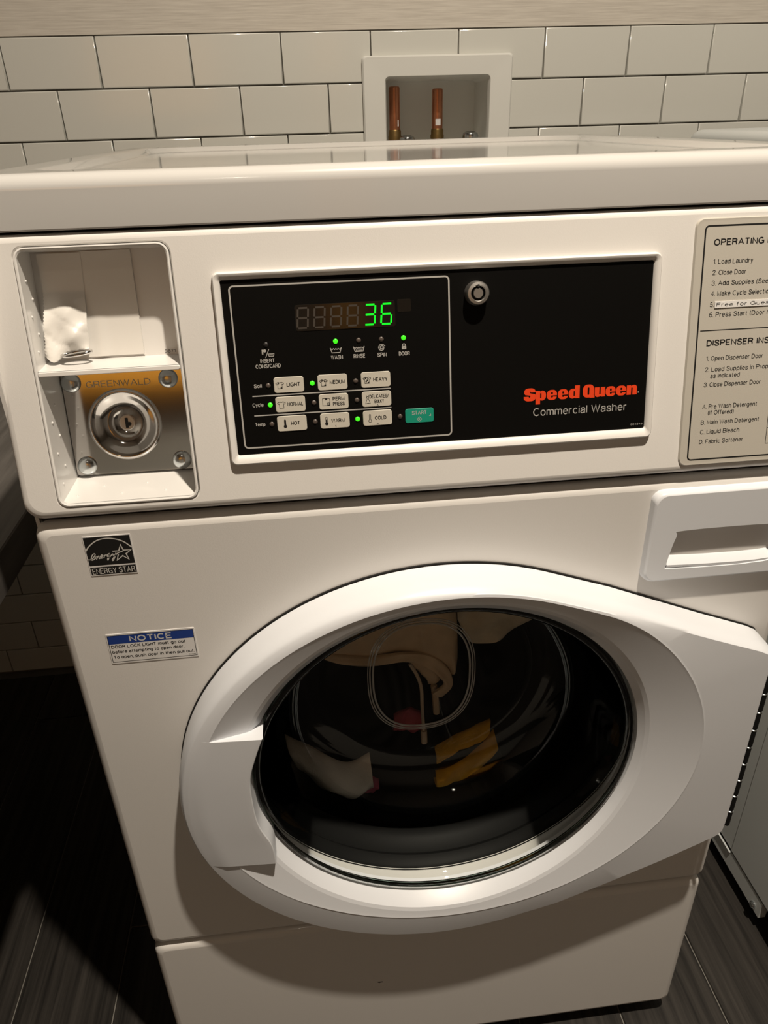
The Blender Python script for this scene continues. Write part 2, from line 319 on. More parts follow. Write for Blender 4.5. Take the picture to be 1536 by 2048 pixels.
# wall behind the machines: grout bed, tiles one by one, woven wallpaper above, with the opening of the pipe box
HU0, HU1, HV0, HV1 = .050, .262, 1.04, 1.234
bed = -.007
g = G(); g.poly([WAL(-1.6, -.02, bed), WAL(2.0, -.02, bed), WAL(2.0, CEIL, bed), WAL(-1.6, CEIL, bed)], [[WAL(HU0, HV0, bed), WAL(HU0, HV1, bed), WAL(HU1, HV1, bed), WAL(HU1, HV0, bed)]])
wall = mk('wall_back', g, 'grout', kind='structure', smooth=False)
TW, TH, TX, TZ, GR = .151, .07628, -.4124, 1.288, .0011
g = G(); g.box((-1.6, 0, 0), (2.0, 1, 1)); g.v = [WAL(v.x, TZ+.001+(CEIL-TZ-.001)*v.z, bed+.0045*v.y) for v in g.v]
mk('wallpaper', g, 'wallpaper', wall, smooth=False)
field = G()
def tile(u0, v0, u1, v1, far=False):
    if u1-u0 < .006 or v1-v0 < .006: return
    q = field if far else G(); e = .0018; jd = random.uniform(-.0004, .0004)
    q.loft([[WAL(a, b, bed) for a, b in ((u0, v0), (u1, v0), (u1, v1), (u0, v1))], [WAL(a, b, -e+jd) for a, b in ((u0, v0), (u1, v0), (u1, v1), (u0, v1))],
            [WAL(a, b, -e*.3+jd) for a, b in ((u0+e*.35, v0+e*.35), (u1-e*.35, v0+e*.35), (u1-e*.35, v1-e*.35), (u0+e*.35, v1-e*.35))],
            [WAL(a, b, jd) for a, b in ((u0+e, v0+e), (u1-e, v0+e), (u1-e, v1-e), (u0+e, v1-e))]], False, True)
    if not far: mk('tile', q, 'tile', wall, sharp=70)
for r in range(17):
    v1 = TZ-r*TH-GR; v0 = max(TZ-(r+1)*TH+GR, .004)
    for i in range(-8, 17):
        u0 = TX+(i+(.5 if r % 2 else 0))*TW+GR; u1 = u0+TW-2*GR
        if u0 < HU1 and u1 > HU0 and v0 < HV1 and v1 > HV0:
            if v1 > HV1 and v0 < HV1:                      # notched over the top of the box
                a_, b_ = max(u0, HU0), min(u1, HU1)
                def no_(k):
                    A, B_, C_, D_ = u0+k, v0+k, u1-k, v1-k; p = []
                    p += [(A, B_), (a_, B_)] if a_ > u0 else []
                    p += [(a_ if a_ > u0 else A, HV1), (b_ if b_ < u1 else C_, HV1)]
                    p += [(b_, B_), (C_, B_)] if b_ < u1 else []
                    return p+[(C_, D_), (A, D_)]
                q = G(); q.loft([[WAL(a, b, d_) for a, b in no_(k_)] for k_, d_ in ((0, bed), (0, -.0018), (.0006, -.0005), (.0018, 0))]); q.poly([WAL(a, b, 0) for a, b in no_(.0018)]); mk('tile', q, 'tile', wall, sharp=70)
            else:
                tile(u0, v0, min(u1, HU0), v1); tile(max(u0, HU1), v0, u1, v1); tile(max(u0, HU0), v0, min(u1, HU1), min(v1, HV0))
        else: tile(u0, v0, u1, v1, r > 3 and not -5 <= i <= 8)
mk('tile', field, 'tile', wall, sharp=70, kind='stuff')
# unseen wood, dark and pale panels, added for reflections in coin plate and display
for k, (x0, x1, z0, z1, mm) in enumerate(((-1.4, -.42, 1.15, 2.1, 'honey'), (-1.4, -.42, .97, 1.15, 'darkwood'), (-1.4, -.42, .0, .97, 'tile'), (-.05, .22, .0, 2.0, 'honey'))):
    g = G(); g.bbox((x0, RY0, z0), (x1, RY0+.03, z1), .004); mk('reflection_panel_%d' % (k+1), g, mm, kind='structure')

M['amber'] = mat('amber_glow', (.8, .35, .04), .4, emit=(1, .42, .05), estr=.62)
for x, z, r_, h in ((-.92, 1.17, .34, .5), (.08, 1.34, .07, .26)):  # unseen glowing shells, added only for the orange reflections
    wl = empty('reflection_glow', (x, RY0+.03, z), 'broad added amber glow mirrored in the polished coin plate' if r_ > .1 else 'slim added amber glow mirrored in the smoked display window', 'reflection glow')
    F = Frame((x, RY0+.04, z), (1, 0, 0), (0, 1, 0)); g = G(); g.loft([[F(r_*math.cos(PI*k/16), +.10*math.sin(PI*k/16), zz) for k in range(17)] for zz in (0, h)], closed=False); mk('glow_shell', g, 'amber', wl)
    g = G(); g.bbox((x-r_, RY0+.03, z-.01), (x+r_, RY0+.04, z+h+.01), .002); mk('back_plate', g, 'darkwood', wl)

# ---------------------------------------------------------------- pipe box in the wall
pb = empty('pipe_outlet_box', WAL(.154, 1.03, 0), 'white recessed pipe box with square frame set in the tiled wall', 'outlet box')
g = G(); o2 = rrect(.0244, 1.02, .2860, 1.2508, .006, 4); i2 = rrect(.0640, 1.055, .2465, 1.2185, .007, 4); i3 = rrect(.0655, 1.0565, .245, 1.217, .006, 4)
def sc2(o, k): cx, cy = .1552, 1.1354; return [(cx+(a-cx)*(1-k/.13), cy+(b-cy)*(1-k/.11)) for a, b in o]
g.loft([[WAL(a, b, -.001) for a, b in o2], [WAL(a, b, .007) for a, b in o2], [WAL(*p, .0095) for p in sc2(o2, .0025)]])
g.loft([[WAL(*p, .0095) for p in sc2(o2, .0025)], [WAL(a, b, .0085) for a, b in rrect(.0625, 1.0535, .248, 1.22, .008, 4)], [WAL(a, b, .0065) for a, b in i2], [WAL(a, b, -.002) for a, b in i3]])
mk('frame', g, 'pipebox', pb)
g = G(); g.loft([[WAL(a, b, -.002) for a, b in i3], [WAL(a, b, -.098) for a, b in rrect(.068, 1.059, .2425, 1.214, .005, 4)]], False, True)
mk('recess', g, 'pipebox', pb, sharp=30)
for u, zt in ((.0860, 1.2068), (.1650, 1.2018)):
    F = Frame(WAL(u, 0, -.055), eu, Vector((0, 1, 0)))
    g = G(); g.lathe([(.0098, 1.13), (.0098, zt-.003), (.0088, zt-.0008), (.006, zt)], F, 24, False, True); p = mk('copper_pipe', g, 'copper', pb, label='capped copper pipe')
    g = G(); g.lathe([(.0125, 1.112), (.0125, 1.126), (.0115, 1.128), (.0115, 1.134), (.0105, 1.137), (.0098, 1.137)], F, 24, True, False); mk('fitting', g, 'brass', pb, label='dark brass pipe fitting')
    g = G(); th = 2.4 if u > .1 else .8
    a = [F(.0102*math.cos(-PI/2+t), +.0102*math.sin(-PI/2+t), 1.1425) for t in [(.55 if u < .1 else 0)+x*.12 for x in range(-4 if u > .1 else -1, 5 if u > .1 else 2)]]
    b = [v+Vector((0, 0, .0105)) for v in a]; A = g.loop(a); B = g.loop(b); g.bridge(A, B, False); mk('paper_tag', g, 'sticker', p, label='small white tag wrapped round pipe')
    g = G(); g.lathe([(.012, 1.06), (.012, 1.112)], F, 20, True, True); mk('valve_body', g, 'brass', pb)
for u, zz in ((.105, 1.128), (.222, 1.132)):
    g = G(); F = Frame(WAL(u, 0, -.028), eu, Vector((0, 1, 0)))
    g.lathe([(.010, 1.085), (.0145, 1.088), (.0150, zz-.008), (.013, zz-.003), (.007, zz)], F, 20, True, True); mk('valve_knob', g, 'zinc', pb, label='bluish grey valve knob')

# ---------------------------------------------------------------- counter on the left
ct = empty('folding_counter', (-.98, .5, 0), 'grey wood-grain counter with thick edge beside the washer', 'counter')
g = G(); g.bbox((-1.545, -.75, .757), (-.419, .905, .7994), .0015); mk('countertop', g, 'counter', ct)
for y in (-.70, .84):
    g = G(); g.bbox((-1.50, y, .0), (-1.44, y+.06, .757), .002); mk('leg', g, 'darkwood', ct)
g = G(); g.bbox((-1.545, .87, .70), (-.46, .904, .757), .002); mk('wall_rail', g, 'darkwood', ct)

# ---------------------------------------------------------------- washing machine
W2 = .3415
wm = empty('washing_machine', (0, .34, 0), 'white front-loading coin laundry washer with round glass door', 'washing machine')
DC = Vector((.004, 0, .583))
# cabinet
g = G()
g.box((-W2, .014, .04), (-W2+.003, .67, 1.10)); g.box((W2-.003, .014, .04), (W2, .67, 1.10)); g.box((-W2, .667, .04), (W2, .67, 1.10)); g.box((-W2, .03, .036), (W2, .67, .04))
mk('cabinet', g, 'enamel', wm)
def front_sheet(name, z0, z1, hole=None, r=.009):
    g = G(); dep = .03
    def L(k, y): return [FRO(a, b, -y) for a, b in rrect(-W2+k, z0+k, W2-k, z1-k, max(.012-k*.5, .004), 6)]
    loops = [L(0, dep), L(0, r)] + [L(r*(1-math.cos(t)), r*(1-math.sin(t))) for t in [PI/8, PI/4, 3*PI/8, PI/2]]
    g.loft(loops)
    g.poly(loops[-1], [hole] if hole else [])
    return g
hole = [Vector((DC.x+.222*math.cos(2*PI*k/96), 0, DC.z+.222*math.sin(2*PI*k/96))) for k in range(96)]
g = front_sheet('front_panel', .308, .877, hole)
rec = [[Vector((DC.x+r*math.cos(2*PI*k/96), y, DC.z+r*math.sin(2*PI*k/96))) for k in range(96)] for r, y in ((.222, 0), (.219, .004), (.212, .014))]
g.loft(rec); mk('front_panel', g, 'enamel', wm)
mk('kick_panel', front_sheet('kick', .032, .3035), 'enamel', wm)
for z_, z2_, y_ in ((.298, .312, .012), (.87, .89, .012), (1.086, 1.104, .050)):
    g = G(); g.box((-W2+.006, y_, z_), (W2-.006, y_+.008, z2_)); mk('seam_backing', g, 'dark', wm)
for sx in (-1, 1):
    for y in (.06, .60):
        q = G(); F = Frame((sx*.295, y, 0), (1, 0, 0), (0, 1, 0)); q.lathe([(.022, 0), (.022, .012), (.010, .016), (.010, .045)], F, 20, True, True); mk('levelling_foot', q, 'rubber', wm)
# lid
g = G(); LX, LY0, LY1 = .3445, .0365, .665
def lz(y): return 1.1362-(y-.033)*.0095
def LL(k, z, r=.03): return [(a, b, z+lz(b)) for a, b in rrect(-LX+k, LY0+k, LX-k, LY1-k, r, 8)]
rr_ = .011
loops = [[(a, b, 1.0982) for a, b in rrect(-LX+.004, LY0+.004, LX-.004, LY1-.004, .012, 8)], [(a, b, 1.0982) for a, b in rrect(-LX+.001, LY0+.001, LX-.001, LY1-.001, .014, 8)], [(a, b, 1.0998) for a, b in rrect(-LX, LY0, LX, LY1, .014, 8)]]
for k in range(0, 7):
    t = PI/2*k/6; loops.append(LL(rr_*(1-math.cos(t)), -rr_*(1-math.sin(t)), .014+.014*k/6))
loops += [LL(.034, .0, .035), LL(.040, -.0008, .04), LL(.048, -.0050, .045), LL(.053, -.0062, .045)]
L = g.loft(loops, False, False); g.cap(L[-1])
mk('lid', g, 'lidtop', wm, sharp=50)
# control panel (sloping fascia) with the coin box opening
CX0, CX1, CV0, CV1 = -.3130, -.2035, .0103, .2060
g = G(); PX = .3425; V0, V1 = .0, .2161
def PL(k, d): return [PAN(a, b, d) for a, b in rrect(-PX+k, V0+k, PX-k, V1-k, max(.014-k*.3, .006), 6)]
r = .0062
loops = [PL(0, -.03), PL(0, -r)] + [PL(r*(1-math.cos(t)), -r*(1-math.sin(t))) for t in [PI/8, PI/4, 3*PI/8, PI/2]]
g.loft(loops)
coin_o = rrect(CX0-.0022, CV0-.0022, CX1+.0022, CV1+.0022, .009, 6)
g.poly(loops[-1], [[PAN(a, b, 0) for a, b in coin_o]])
g.loft([[PAN(a, b, 0) for a, b in coin_o], [PAN(a, b, -.0015) for a, b in rrect(CX0-.0012, CV0-.0012, CX1+.0012, CV1+.0012, .009, 6)], [PAN(a, b, -.006) for a, b in rrect(CX0-.0008, CV0-.0008, CX1+.0008, CV1+.0008, .008, 6)]])
mk('control_panel', g, 'enamel', wm)
# bezel round the black overlay
g = G()
def BL(x0, v0, x1, v1, r, d): return [PAN(a, b, d) for a, b in rrect(x0, v0, x1, v1, r, 5)]
g.loft([BL(-.1742, .0348, .1780, .1836, .005, 0), BL(-.1738, .0352, .1776, .1832, .005, .0034), BL(-.1726, .0364, .1764, .182, .004, .0050), BL(-.1708, .0382, .1746, .1802, .003, .0046),
        BL(-.1684, .0422, .1724, .1780, .002, .0030), BL(-.1678, .0430, .1716, .1773, .0015, .0005)])
mk('bezel', g, 'enamel', wm, sharp=60)
# black overlay
g = G(); slab(g, rrect(-.1680, .0428, .1718, .1775, .0012, 3), PAN, 0, .0016, .0003)
ov = mk('overlay_panel', g, 'overlay', wm, label='matt black overlay with printed controls')
D = .00166
def oprint(name, m_, fn, **k):
    q = G(); fn(q); return flat(name, q, m_, ov, **k)
oprint('outline_print', 'silver_print', lambda q: q.stroke(rrect(-.1618, .0482, .0066, .1728, .003, 5), .0012, PAN, D, True), label='thin silver outline')
def lines(q):
    for v in (.0893, .0738): q.stroke([(-.1521, v), (-.0423, v)], .0009, PAN, D)
oprint('line_print', 'silver_print', lines)
# display
g = G(); slab(g, rrect(-.1138, .1372, -.0361, .1570, .0016, 4), PAN, .0014, .0019, .0002)
mk('display_window', g, 'window', ov, label='smoked display window showing green 36')
g = G(); slab(g, rrect(-.0343, .1479, -.0235, .1574, .001, 3), PAN, .0014, .0018, .0001); mk('sensor_window', g, 'window', ov)
SEG = {'a': ((.0016, .0150), (.0088, .0150)), 'b': ((.0092, .0146), (.0086, .0079)), 'c': ((.0085, .0071), (.0079, .0004)), 'd': ((.0004, 0), (.0075, 0)), 'e': ((.0000, .0004), (.0006, .0071)), 'f': ((.0007, .0079), (.0013, .0146)), 'g': ((.0010, .0075), (.0082, .0075))}
def digit(q, x, segs):
    for s in segs:
        (a, b), (c, d2) = SEG[s]; t = Vector((c-a, d2-b)).normalized(); a += t.x*.0003; b += t.y*.0003; c -= t.x*.0003; d2 -= t.y*.0003
        q.stroke([(x+a, .1396+b), (x+c, .1396+d2)], .00135, PAN, .00196)
for k in range(4):
    q = G(); digit(q, -.1126+k*.01285, 'abcdefg'); flat('unlit_digit', q, 'ghost', ov)
for k, s in ((4, 'abcdg'), (5, 'acdefg')):
    q = G(); digit(q, -.1126+k*.0130, s); flat('lit_digit', q, 'seg_on', ov, label='glowing green digit %s' % ('3' if k == 4 else '6'))
# indicator lamps
for x, v, on in ((-.0840, .1284, 2), (-.0659, .1282, 1), (-.0480, .1280, 1), (-.0304, .1282, 2), (-.1379, .1287, 0), (-.1390, .0971, 1), (-.1044, .0970, 2), (-.0700, .0967, 1), (-.1388, .0819, 2), (-.1042, .0815, 1),
                 (-.0698, .0814, 1), (-.1389, .0664, 1), (-.1043, .0662, 1), (-.0701, .0662, 2), (-.0355, .0660, 1)):
    q = G(); F = Frame(PAN(x, v, .0014), PAN.u, PAN.v); q.lathe([(.0019, 0), (.0019, .0006), (.0014, .0011), (.0006, .0013)], F, 18, False, True)
    mk('indicator_lamp', q, ('led_dark', 'led_off', 'led_on')[on], ov, label=('dark', 'unlit', 'lit green')[on]+' indicator lamp')
# printed words on the overlay
for s, x, v, c, x0, x1 in (('WASH', 0, .1145, .0031, -.0883, -.0790), ('RINSE', 0, .1145, .0031, -.0705, -.0612), ('SPIN', 0, .1145, .0031, -.0515, -.0443), ('DOOR', 0, .1145, .0031, -.0345, -.0258),
                               ('INSERT', 0, .1148, .0031, -.1434, -.1322), ('COINS/CARD', 0, .1107, .0031, -.1474, -.1279), ('Soil', 0, .0957, .0030, -.1502, -.1441), ('Cycle', 0, .0808, .0030, -.1527, -.1441), ('Temp', 0, .0653, .0030, -.1522, -.1441)):
    oprint('lettering', 'silver_print', lambda q: text(q, s, PAN, x0, v, c, x1, bold=.008, d=D))
def tub(q, x, dots=False):
    q.stroke([(x-.0043, .1234), (x-.0031, .1196), (x+.0031, .1196), (x+.0043, .1234)], .0006, PAN, D)
    q.stroke([(x-.0038, .1228), (x-.0028, .1220), (x-.0019, .1228), (x-.0009, .1220), (x, .1228), (x+.0009, .1220), (x+.0019, .1228), (x+.0028, .1220), (x+.0038, .1228)], .0005, PAN, D)
    if dots:
        for v in (.1213, .1204):
            for k in (-1, 0, 1): q.stroke([(x+k*.0018-.0007, v), (x+k*.0018+.0007, v)], .0005, PAN, D)
oprint('icon_print', 'silver_print', lambda q: tub(q, -.0841)); oprint('icon_print', 'silver_print', lambda q: tub(q, -.0660, True))
def spiral(q): q.stroke([(-.0480+(.0030-.0022*t/13)*math.cos(t*.85+.4), .1214+(.0030-.0022*t/13)*math.sin(t*.85+.4)) for t in range(0, 15)], .0006, PAN, D)
def padlock(q):
    q.poly([PAN(a, b, D) for a, b in rrect(-.0320, .1193, -.0285, .1218, .0004, 2)], [[PAN(a, b, D) for a, b in rrect(-.0305, .1199, -.0300, .1211, .0002, 2)]])
    q.stroke([(-.0314, .1216)]+[(-.03025+.00115*math.cos(t), .1224+.0012*math.sin(t)) for t in [PI-k*PI/6 for k in range(7)]]+[(-.0291, .1216)], .0006, PAN, D)
def coincard(q):
    q.stroke([(-.1390, .1186), (-.1360, .1251)], .0005, PAN, D)
    q.poly([PAN(a, b, D) for a, b in circ(-.1394, .1240, .0012, 14)]); q.poly([PAN(a, b, D) for a, b in rrect(-.1416, .1213, -.1405, .1250, .0002, 2)])
    q.stroke([(-.1367, .1215), (-.1362, .1196), (-.1329, .1196), (-.1323, .1215), (-.1367, .1215)], .0005, PAN, D); q.stroke([(-.1358, .1207), (-.1333, .1207)], .0006, PAN, D)
for fn in (spiral, padlock, coincard): oprint('icon_print', 'silver_print', fn)
# maker's name: heavy slab letters
def letters_sq(q, F, d):
    XH, V = .0079, .0717
    x_ = lambda px: .0673+(px-90)*7.52e-5
    def put(o, h, X0, X1, hs=()):
        sx = x_(X1)-x_(X0)
        q.poly([F(x_(X0)+a*sx, V+b*XH, d) for a, b in o], [[F(x_(X0)+a*sx, V+b*XH, d) for a, b in hh] for hh in hs])
    R = lambda a, b, c, e, r: rrect(a, b, c, e, r, 5)
    def arc(cx, cy, rx, ry, a0, a1, n=6): return [(cx+rx*math.cos(math.radians(a0+(a1-a0)*k/n)), cy+ry*math.sin(math.radians(a0+(a1-a0)*k/n))) for k in range(n+1)]
    S = arc(.62, .98, .36, .34, 0, 90)+arc(.40, .98, .36, .34, 90, 180)+[(.04, .80)]+[(.12, .66), (.52, .56), (.56, .47), (.52, .36), (.44, .36), (.40, .46), (0, .46)]+arc(.38, .32, .38, .34, 180, 270)+arc(.62, .36, .40, .38, 270, 360)+[(1.02, .52), (.96, .68), (.56, .80), (.50, .88), (.52, .97), (.60, .97), (.62, .88), (.98, .88)]
    put(S, 0, 90, 222)
    for a, b in ((348, 462), (474, 588), (1015, 1128), (1135, 1248)):
        E = arc(.62, .60, .38, .42, 0, 90)+arc(.40, .60, .40, .42, 90, 180)+arc(.40, .40, .40, .42, 180, 270)+arc(.62, .36, .37, .38, 270, 350)+[(.62, .32), (.58, .22), (.44, .22), (.42, .44), (1.0, .44)]
        put(E, 0, a, b, [R(.42, .56, .60, .80, .06)])
    put([(0, -.40), (.44, -.40), (.44, .02)]+arc(.62, .40, .38, .42, 270, 360)+arc(.62, .60, .38, .42, 0, 90)+[(.46, .92), (.40, 1.0), (0, 1.0)], 0, 222, 338, [R(.44, .24, .56, .76, .05)])
    put([(1.0, 0), (1.0, 1.34), (.56, 1.34), (.56, .98)]+arc(.38, .60, .38, .42, 90, 180)+arc(.38, .40, .38, .42, 180, 270)+[(.54, .06), (.60, 0)], 0, 596, 718, [R(.44, .24, .56, .76, .05)])
    put(arc(.60, .86, .40, .48, 0, 90)+arc(.42, .86, .42, .48, 90, 180)+arc(.42, .44, .42, .46, 180, 270)+[(.60, -.02), (.66, -.06), (1.06, -.06), (1.06, .12), (.98, .2), (1.0, .44)], 0, 755, 882, [R(.42, .26, .58, 1.04, .07)])
    put([(0, 1.0), (0, .30)]+arc(.28, .28, .28, .30, 180, 270)+[(.50, .02), (.58, .10), (.60, 0), (1, 0), (1, 1), (.57, 1), (.57, .26), (.43, .26), (.43, 1)], 0, 890, 1008)
    put([(1.0, 0), (1.0, .70)]+arc(.72, .72, .28, .30, 0, 90)+[(.50, .98), (.42, .90), (.40, 1), (0, 1), (0, 0), (.43, 0), (.43, .74), (.57, .74), (.57, 0)], 0, 1255, 1372)
oprint('lettering', 'red', lambda q: letters_sq(q, PAN, D), label='orange red slab lettering')
oprint('lettering', 'silver_print', lambda q: (text(q, 'Commercial Washer', PAN, .0754, .0589, .0066, .1555, bold=-.004, d=D), q.poly([PAN(a, b, D) for a, b in circ(.1650, .0735, .0006, 10)])))
oprint('lettering', 'silver_print', lambda q: text(q, '804649', PAN, .1599, .0458, .0016, .1701, d=D))
# membrane buttons
def shirt(q, x, v, s=1., solid=False, stains=0):
    P = [(-.0012, .0024), (-.0031, .0015), (-.0026, .0004), (-.0017, .0009), (-.0017, -.0026), (.0017, -.0026), (.0017, .0009), (.0026, .0004), (.0031, .0015), (.0012, .0024), (.0004, .0019), (-.0004, .0019)]
    q.stroke([(x+a*s, v+b*s) for a, b in P], .00038, PAN, .00236, True)
    for k in range(stains):
        a, b = ((.0010, -.0020), (-.0012, .0014), (.0008, .0010), (-.0006, -.0012), (.0002, -.0002))[k]
        q.poly([PAN(x+a+p, v+b+r_, .00236) for p, r_ in circ(0, 0, .00062, 7)])
def thermo(q, x, v, fill):
    q.stroke([(x-.0006, v-.0013), (x-.0006, v+.0028), (x, v+.0034), (x+.0006, v+.0028), (x+.0006, v-.0013)], .00035, PAN, .00236)
    q.stroke([(x+.0012*math.cos(t), v-.0021+.0012*math.sin(t)) for t in [PI*.65+k*PI*1.7/9 for k in range(10)]], .00035, PAN, .00236)
    if fill: q.poly([PAN(a, b, .00236) for a, b in circ(x, v-.0021, .0011, 12)]); q.stroke([(x, v-.0015), (x, v+(.0031 if fill == 2 else .0012))], .0011, PAN, .00236)
BT = [(-.1346, .1031, 'LIGHT', -.1246, -.1140), (-.1002, .1031, 'MEDIUM', -.0906, -.0785), (-.0657, .1031, 'HEAVY', -.0560, -.0445), (-.1346, .0877, 'NORMAL', -.1252, -.1127), (-.1002, .0877, 'PERM|PRESS', -.0892, -.0798),
      (-.0657, .0877, 'DELICATES/|BULKY', -.0597, -.0442), (-.1346, .0723, 'HOT', -.1236, -.1165), (-.1002, .0723, 'WARM', -.0914, -.0806), (-.0657, .0723, 'COLD', -.0562, -.0468)]
for x, v, s, t0, t1 in BT:
    q = G(); slab(q, rrect(x, v-.0123, x+.0235, v, .0020, 5), PAN, .0014, .0023, .0003); b = mk('button', q, 'button', wm, label='putty grey membrane button marked %s' % s.replace('|', ' '))
    q = G(); vm = v-.0062
    if '|' in s:
        a, c = s.split('|'); text(q, a, PAN, t0, vm+.0007, .0029, t1, bold=.008, d=.00236); cw = .0094 if s[0] == 'P' else .0078
        text(q, c, PAN, (t0+t1)/2-cw/2+(0), vm-.0033, .0029, (t0+t1)/2+cw/2, bold=.008, d=.00236)
    else: text(q, s, PAN, t0, vm-.0014, .0031, t1, bold=.008, d=.00236)
    ix = x+.0047
    if s == 'LIGHT': shirt(q, ix, vm, stains=2)
    elif s == 'MEDIUM': shirt(q, ix, vm, stains=3)
    elif s == 'HEAVY': shirt(q, ix, vm, stains=5)
    elif s == 'NORMAL': shirt(q, ix, vm)
    elif s[0] == 'P':
        q.stroke([(ix-.0018, vm+.0028), (ix-.0018, vm-.0028), (ix+.0040, vm-.0028), (ix+.0040, vm+.0022), (ix+.0030, vm+.0028), (ix-.0008, vm+.0028)], .00038, PAN, .00236, True)
        q.poly([PAN(ix+a, vm+b, .00236) for a, b in ((.0000, .0030), (.0022, .0030), (.0018, .0014), (.0011, .0018), (.0004, .0014))]); q.stroke([(ix+.0020, vm-.0008), (ix+.0036, vm-.0008), (ix+.0036, vm-.0024), (ix+.0020, vm-.0024)], .0004, PAN, .00236, True)
    elif s[0] == 'D':
        q.stroke([(ix-.0012, vm+.0034), (ix-.0010, vm+.0018), (ix-.0003, vm+.0024), (ix+.0006, vm+.0018), (ix+.0009, vm+.0034)], .0004, PAN, .00236)
        q.stroke([(ix-.0010, vm+.0018), (ix-.0006, vm+.0004), (ix-.0020, vm-.0034), (ix, vm-.0030), (ix+.0018, vm-.0034), (ix+.0005, vm+.0004), (ix+.0006, vm+.0018)], .00038, PAN, .00236)
        q.stroke([(ix+.0070, vm-.0053), (ix+.0076, vm-.0046), (ix+.0082, vm-.0053)], .00035, PAN, .00236)
    elif s == 'HOT': thermo(q, x+.0063, vm, 2)
    elif s == 'WARM': thermo(q, x+.0050, vm, 1); q.stroke([(x+.0125, vm-.0036), (x+.0118, vm-.0043), (x+.0125, vm-.0050)], .00035, PAN, .00236)
    elif s == 'COLD': thermo(q, x+.0056, vm, 0); q.stroke([(x+.0110, vm-.0042), (x+.0117, vm-.0050), (x+.0124, vm-.0042)], .00035, PAN, .00236)
    flat('lettering', q, 'black_print', b)
q = G(); slab(q, rrect(-.0313, .0600, -.0079, .0717, .0020, 5), PAN, .0014, .0023, .0003); b = mk('button', q, 'teal', wm, label='green start button')
q = G(); text(q, 'START', PAN, -.0258, .0666, .0032, -.0137, bold=.004, d=.00236); q.stroke([(-.0198, .0648), (-.0179, .0629), (-.0198, .0610), (-.0217, .0629)], .0004, PAN, .00236, True); q.stroke([(-.0198, .0622), (-.0198, .0636)], .0006, PAN, .00236)
q.stroke([(-.0104, .0667), (-.0104, .0652), (-.0118, .0652)], .0004, PAN, .00236); flat('lettering', q, 'silver_print', b)
# key lock
F = Frame(PAN(.0280, .1592, .0014), PAN.u, PAN.v)
g = G(); g.lathe([(.0094, 0), (.0092, .002), (.0090, .0075), (.0082, .0090), (.0062, .0094), (.0056, .0086)], F, 32); lk = mk('key_lock', g, 'steel', wm, label='round barrel key lock of bare steel')
g = G(); g.lathe([(.0056, .0086), (.0054, .0050), (.0040, .0050)], F, 28); g.poly([F(a, b, .0096) for a, b in rrect(-.0008, .0046, .0008, .0066, .0002, 2)]); mk('keyway', g, 'dark', lk, label='dark ring-shaped keyway')
g = G(); g.lathe([(.0040, .0050), (.0040, .0082), (.0036, .0088)], F, 28, False, True); mk('lock_core', g, 'steel', lk)

# coin box
cb_par = wm
g = G(); dv = math.sin(T)/math.cos(T)
def ring(x0, v0, x1, v1, r, d): return [PAN(a, b, d) for a, b in rrect(x0, v0, x1, v1, r, 5)]
# raised lip of the insert
g.loft([ring(CX0-.0006, CV0-.0006, CX1+.0006, CV1+.0006, .008, -.004), ring(CX0-.0006, CV0-.0006, CX1+.0006, CV1+.0006, .008, .0008), ring(CX0+.0004, CV0+.0004, CX1-.0004, CV1-.0004, .0075, .0012), ring(CX0+.0014, CV0+.0014, CX1-.0014, CV1-.0014, .007, .0004), ring(CX0+.0016, CV0+.0016, CX1-.0016, CV1-.0016, .006, -.002)])
def skew(x, v, d): return PAN(x, v-d*dv, d)           # ledges that stay level as they go in (d < 0)
X0, X1 = CX0+.0016, CX1-.0016
VB, VD0, VD1, VT = CV0+.0016, .1135, .1170, CV1-.0016
UD, LD = -.030, -.068
def quad(*p): g.f.append(tuple(g.loop(p)))
# upper compartment
quad(skew(X0, VD1, -.001), skew(X1, VD1, -.001), skew(X1, VD1, UD), skew(X0, VD1, UD))
quad(PAN(X0, VT, -.002), PAN(X1, VT, -.002), PAN(X1, VT, UD), PAN(X0, VT, UD))
for X in (X0, X1): quad(PAN(X, VD1, -.001), PAN(X, VT, -.001), PAN(X, VT, UD), PAN(X, VD1, UD))
quad(PAN(X0, VD1, UD), PAN(X1, VD1, UD), PAN(X1, VT, UD), PAN(X0, VT, UD))
# lower compartment
quad(skew(X0, VB, -.001), skew(X1, VB, -.001), skew(X1, VB, LD), skew(X0, VB, LD))
quad(PAN(X0, VD0, -.001), PAN(X1, VD0, -.001), PAN(X1, VD0, LD), PAN(X0, VD0, LD))
for X in (X0, X1): quad(PAN(X, VB, -.001), PAN(X, VD0, -.001), PAN(X, VD0, LD), PAN(X, VB, LD))
quad(PAN(X0, VB, LD), PAN(X1, VB, LD), PAN(X1, VD0, LD), PAN(X0, VD0, LD))
cb = mk('coin_box', g, 'liner', wm, wn=False, label='glossy white recessed coin box')
g = G(); g.loft([[PAN(a, b, -.001) for a, b in rrect(X0, VD0, X1, VD1, .0012, 3)], [PAN(a, b, .0004) for a, b in rrect(X0, VD0, X1, VD1, .0012, 3)], [PAN(a, b, .001) for a, b in rrect(X0+.0005, VD0+.0005, X1-.0005, VD1-.0005, .0008, 3)]], False, True); mk('partition', g, 'liner', cb)
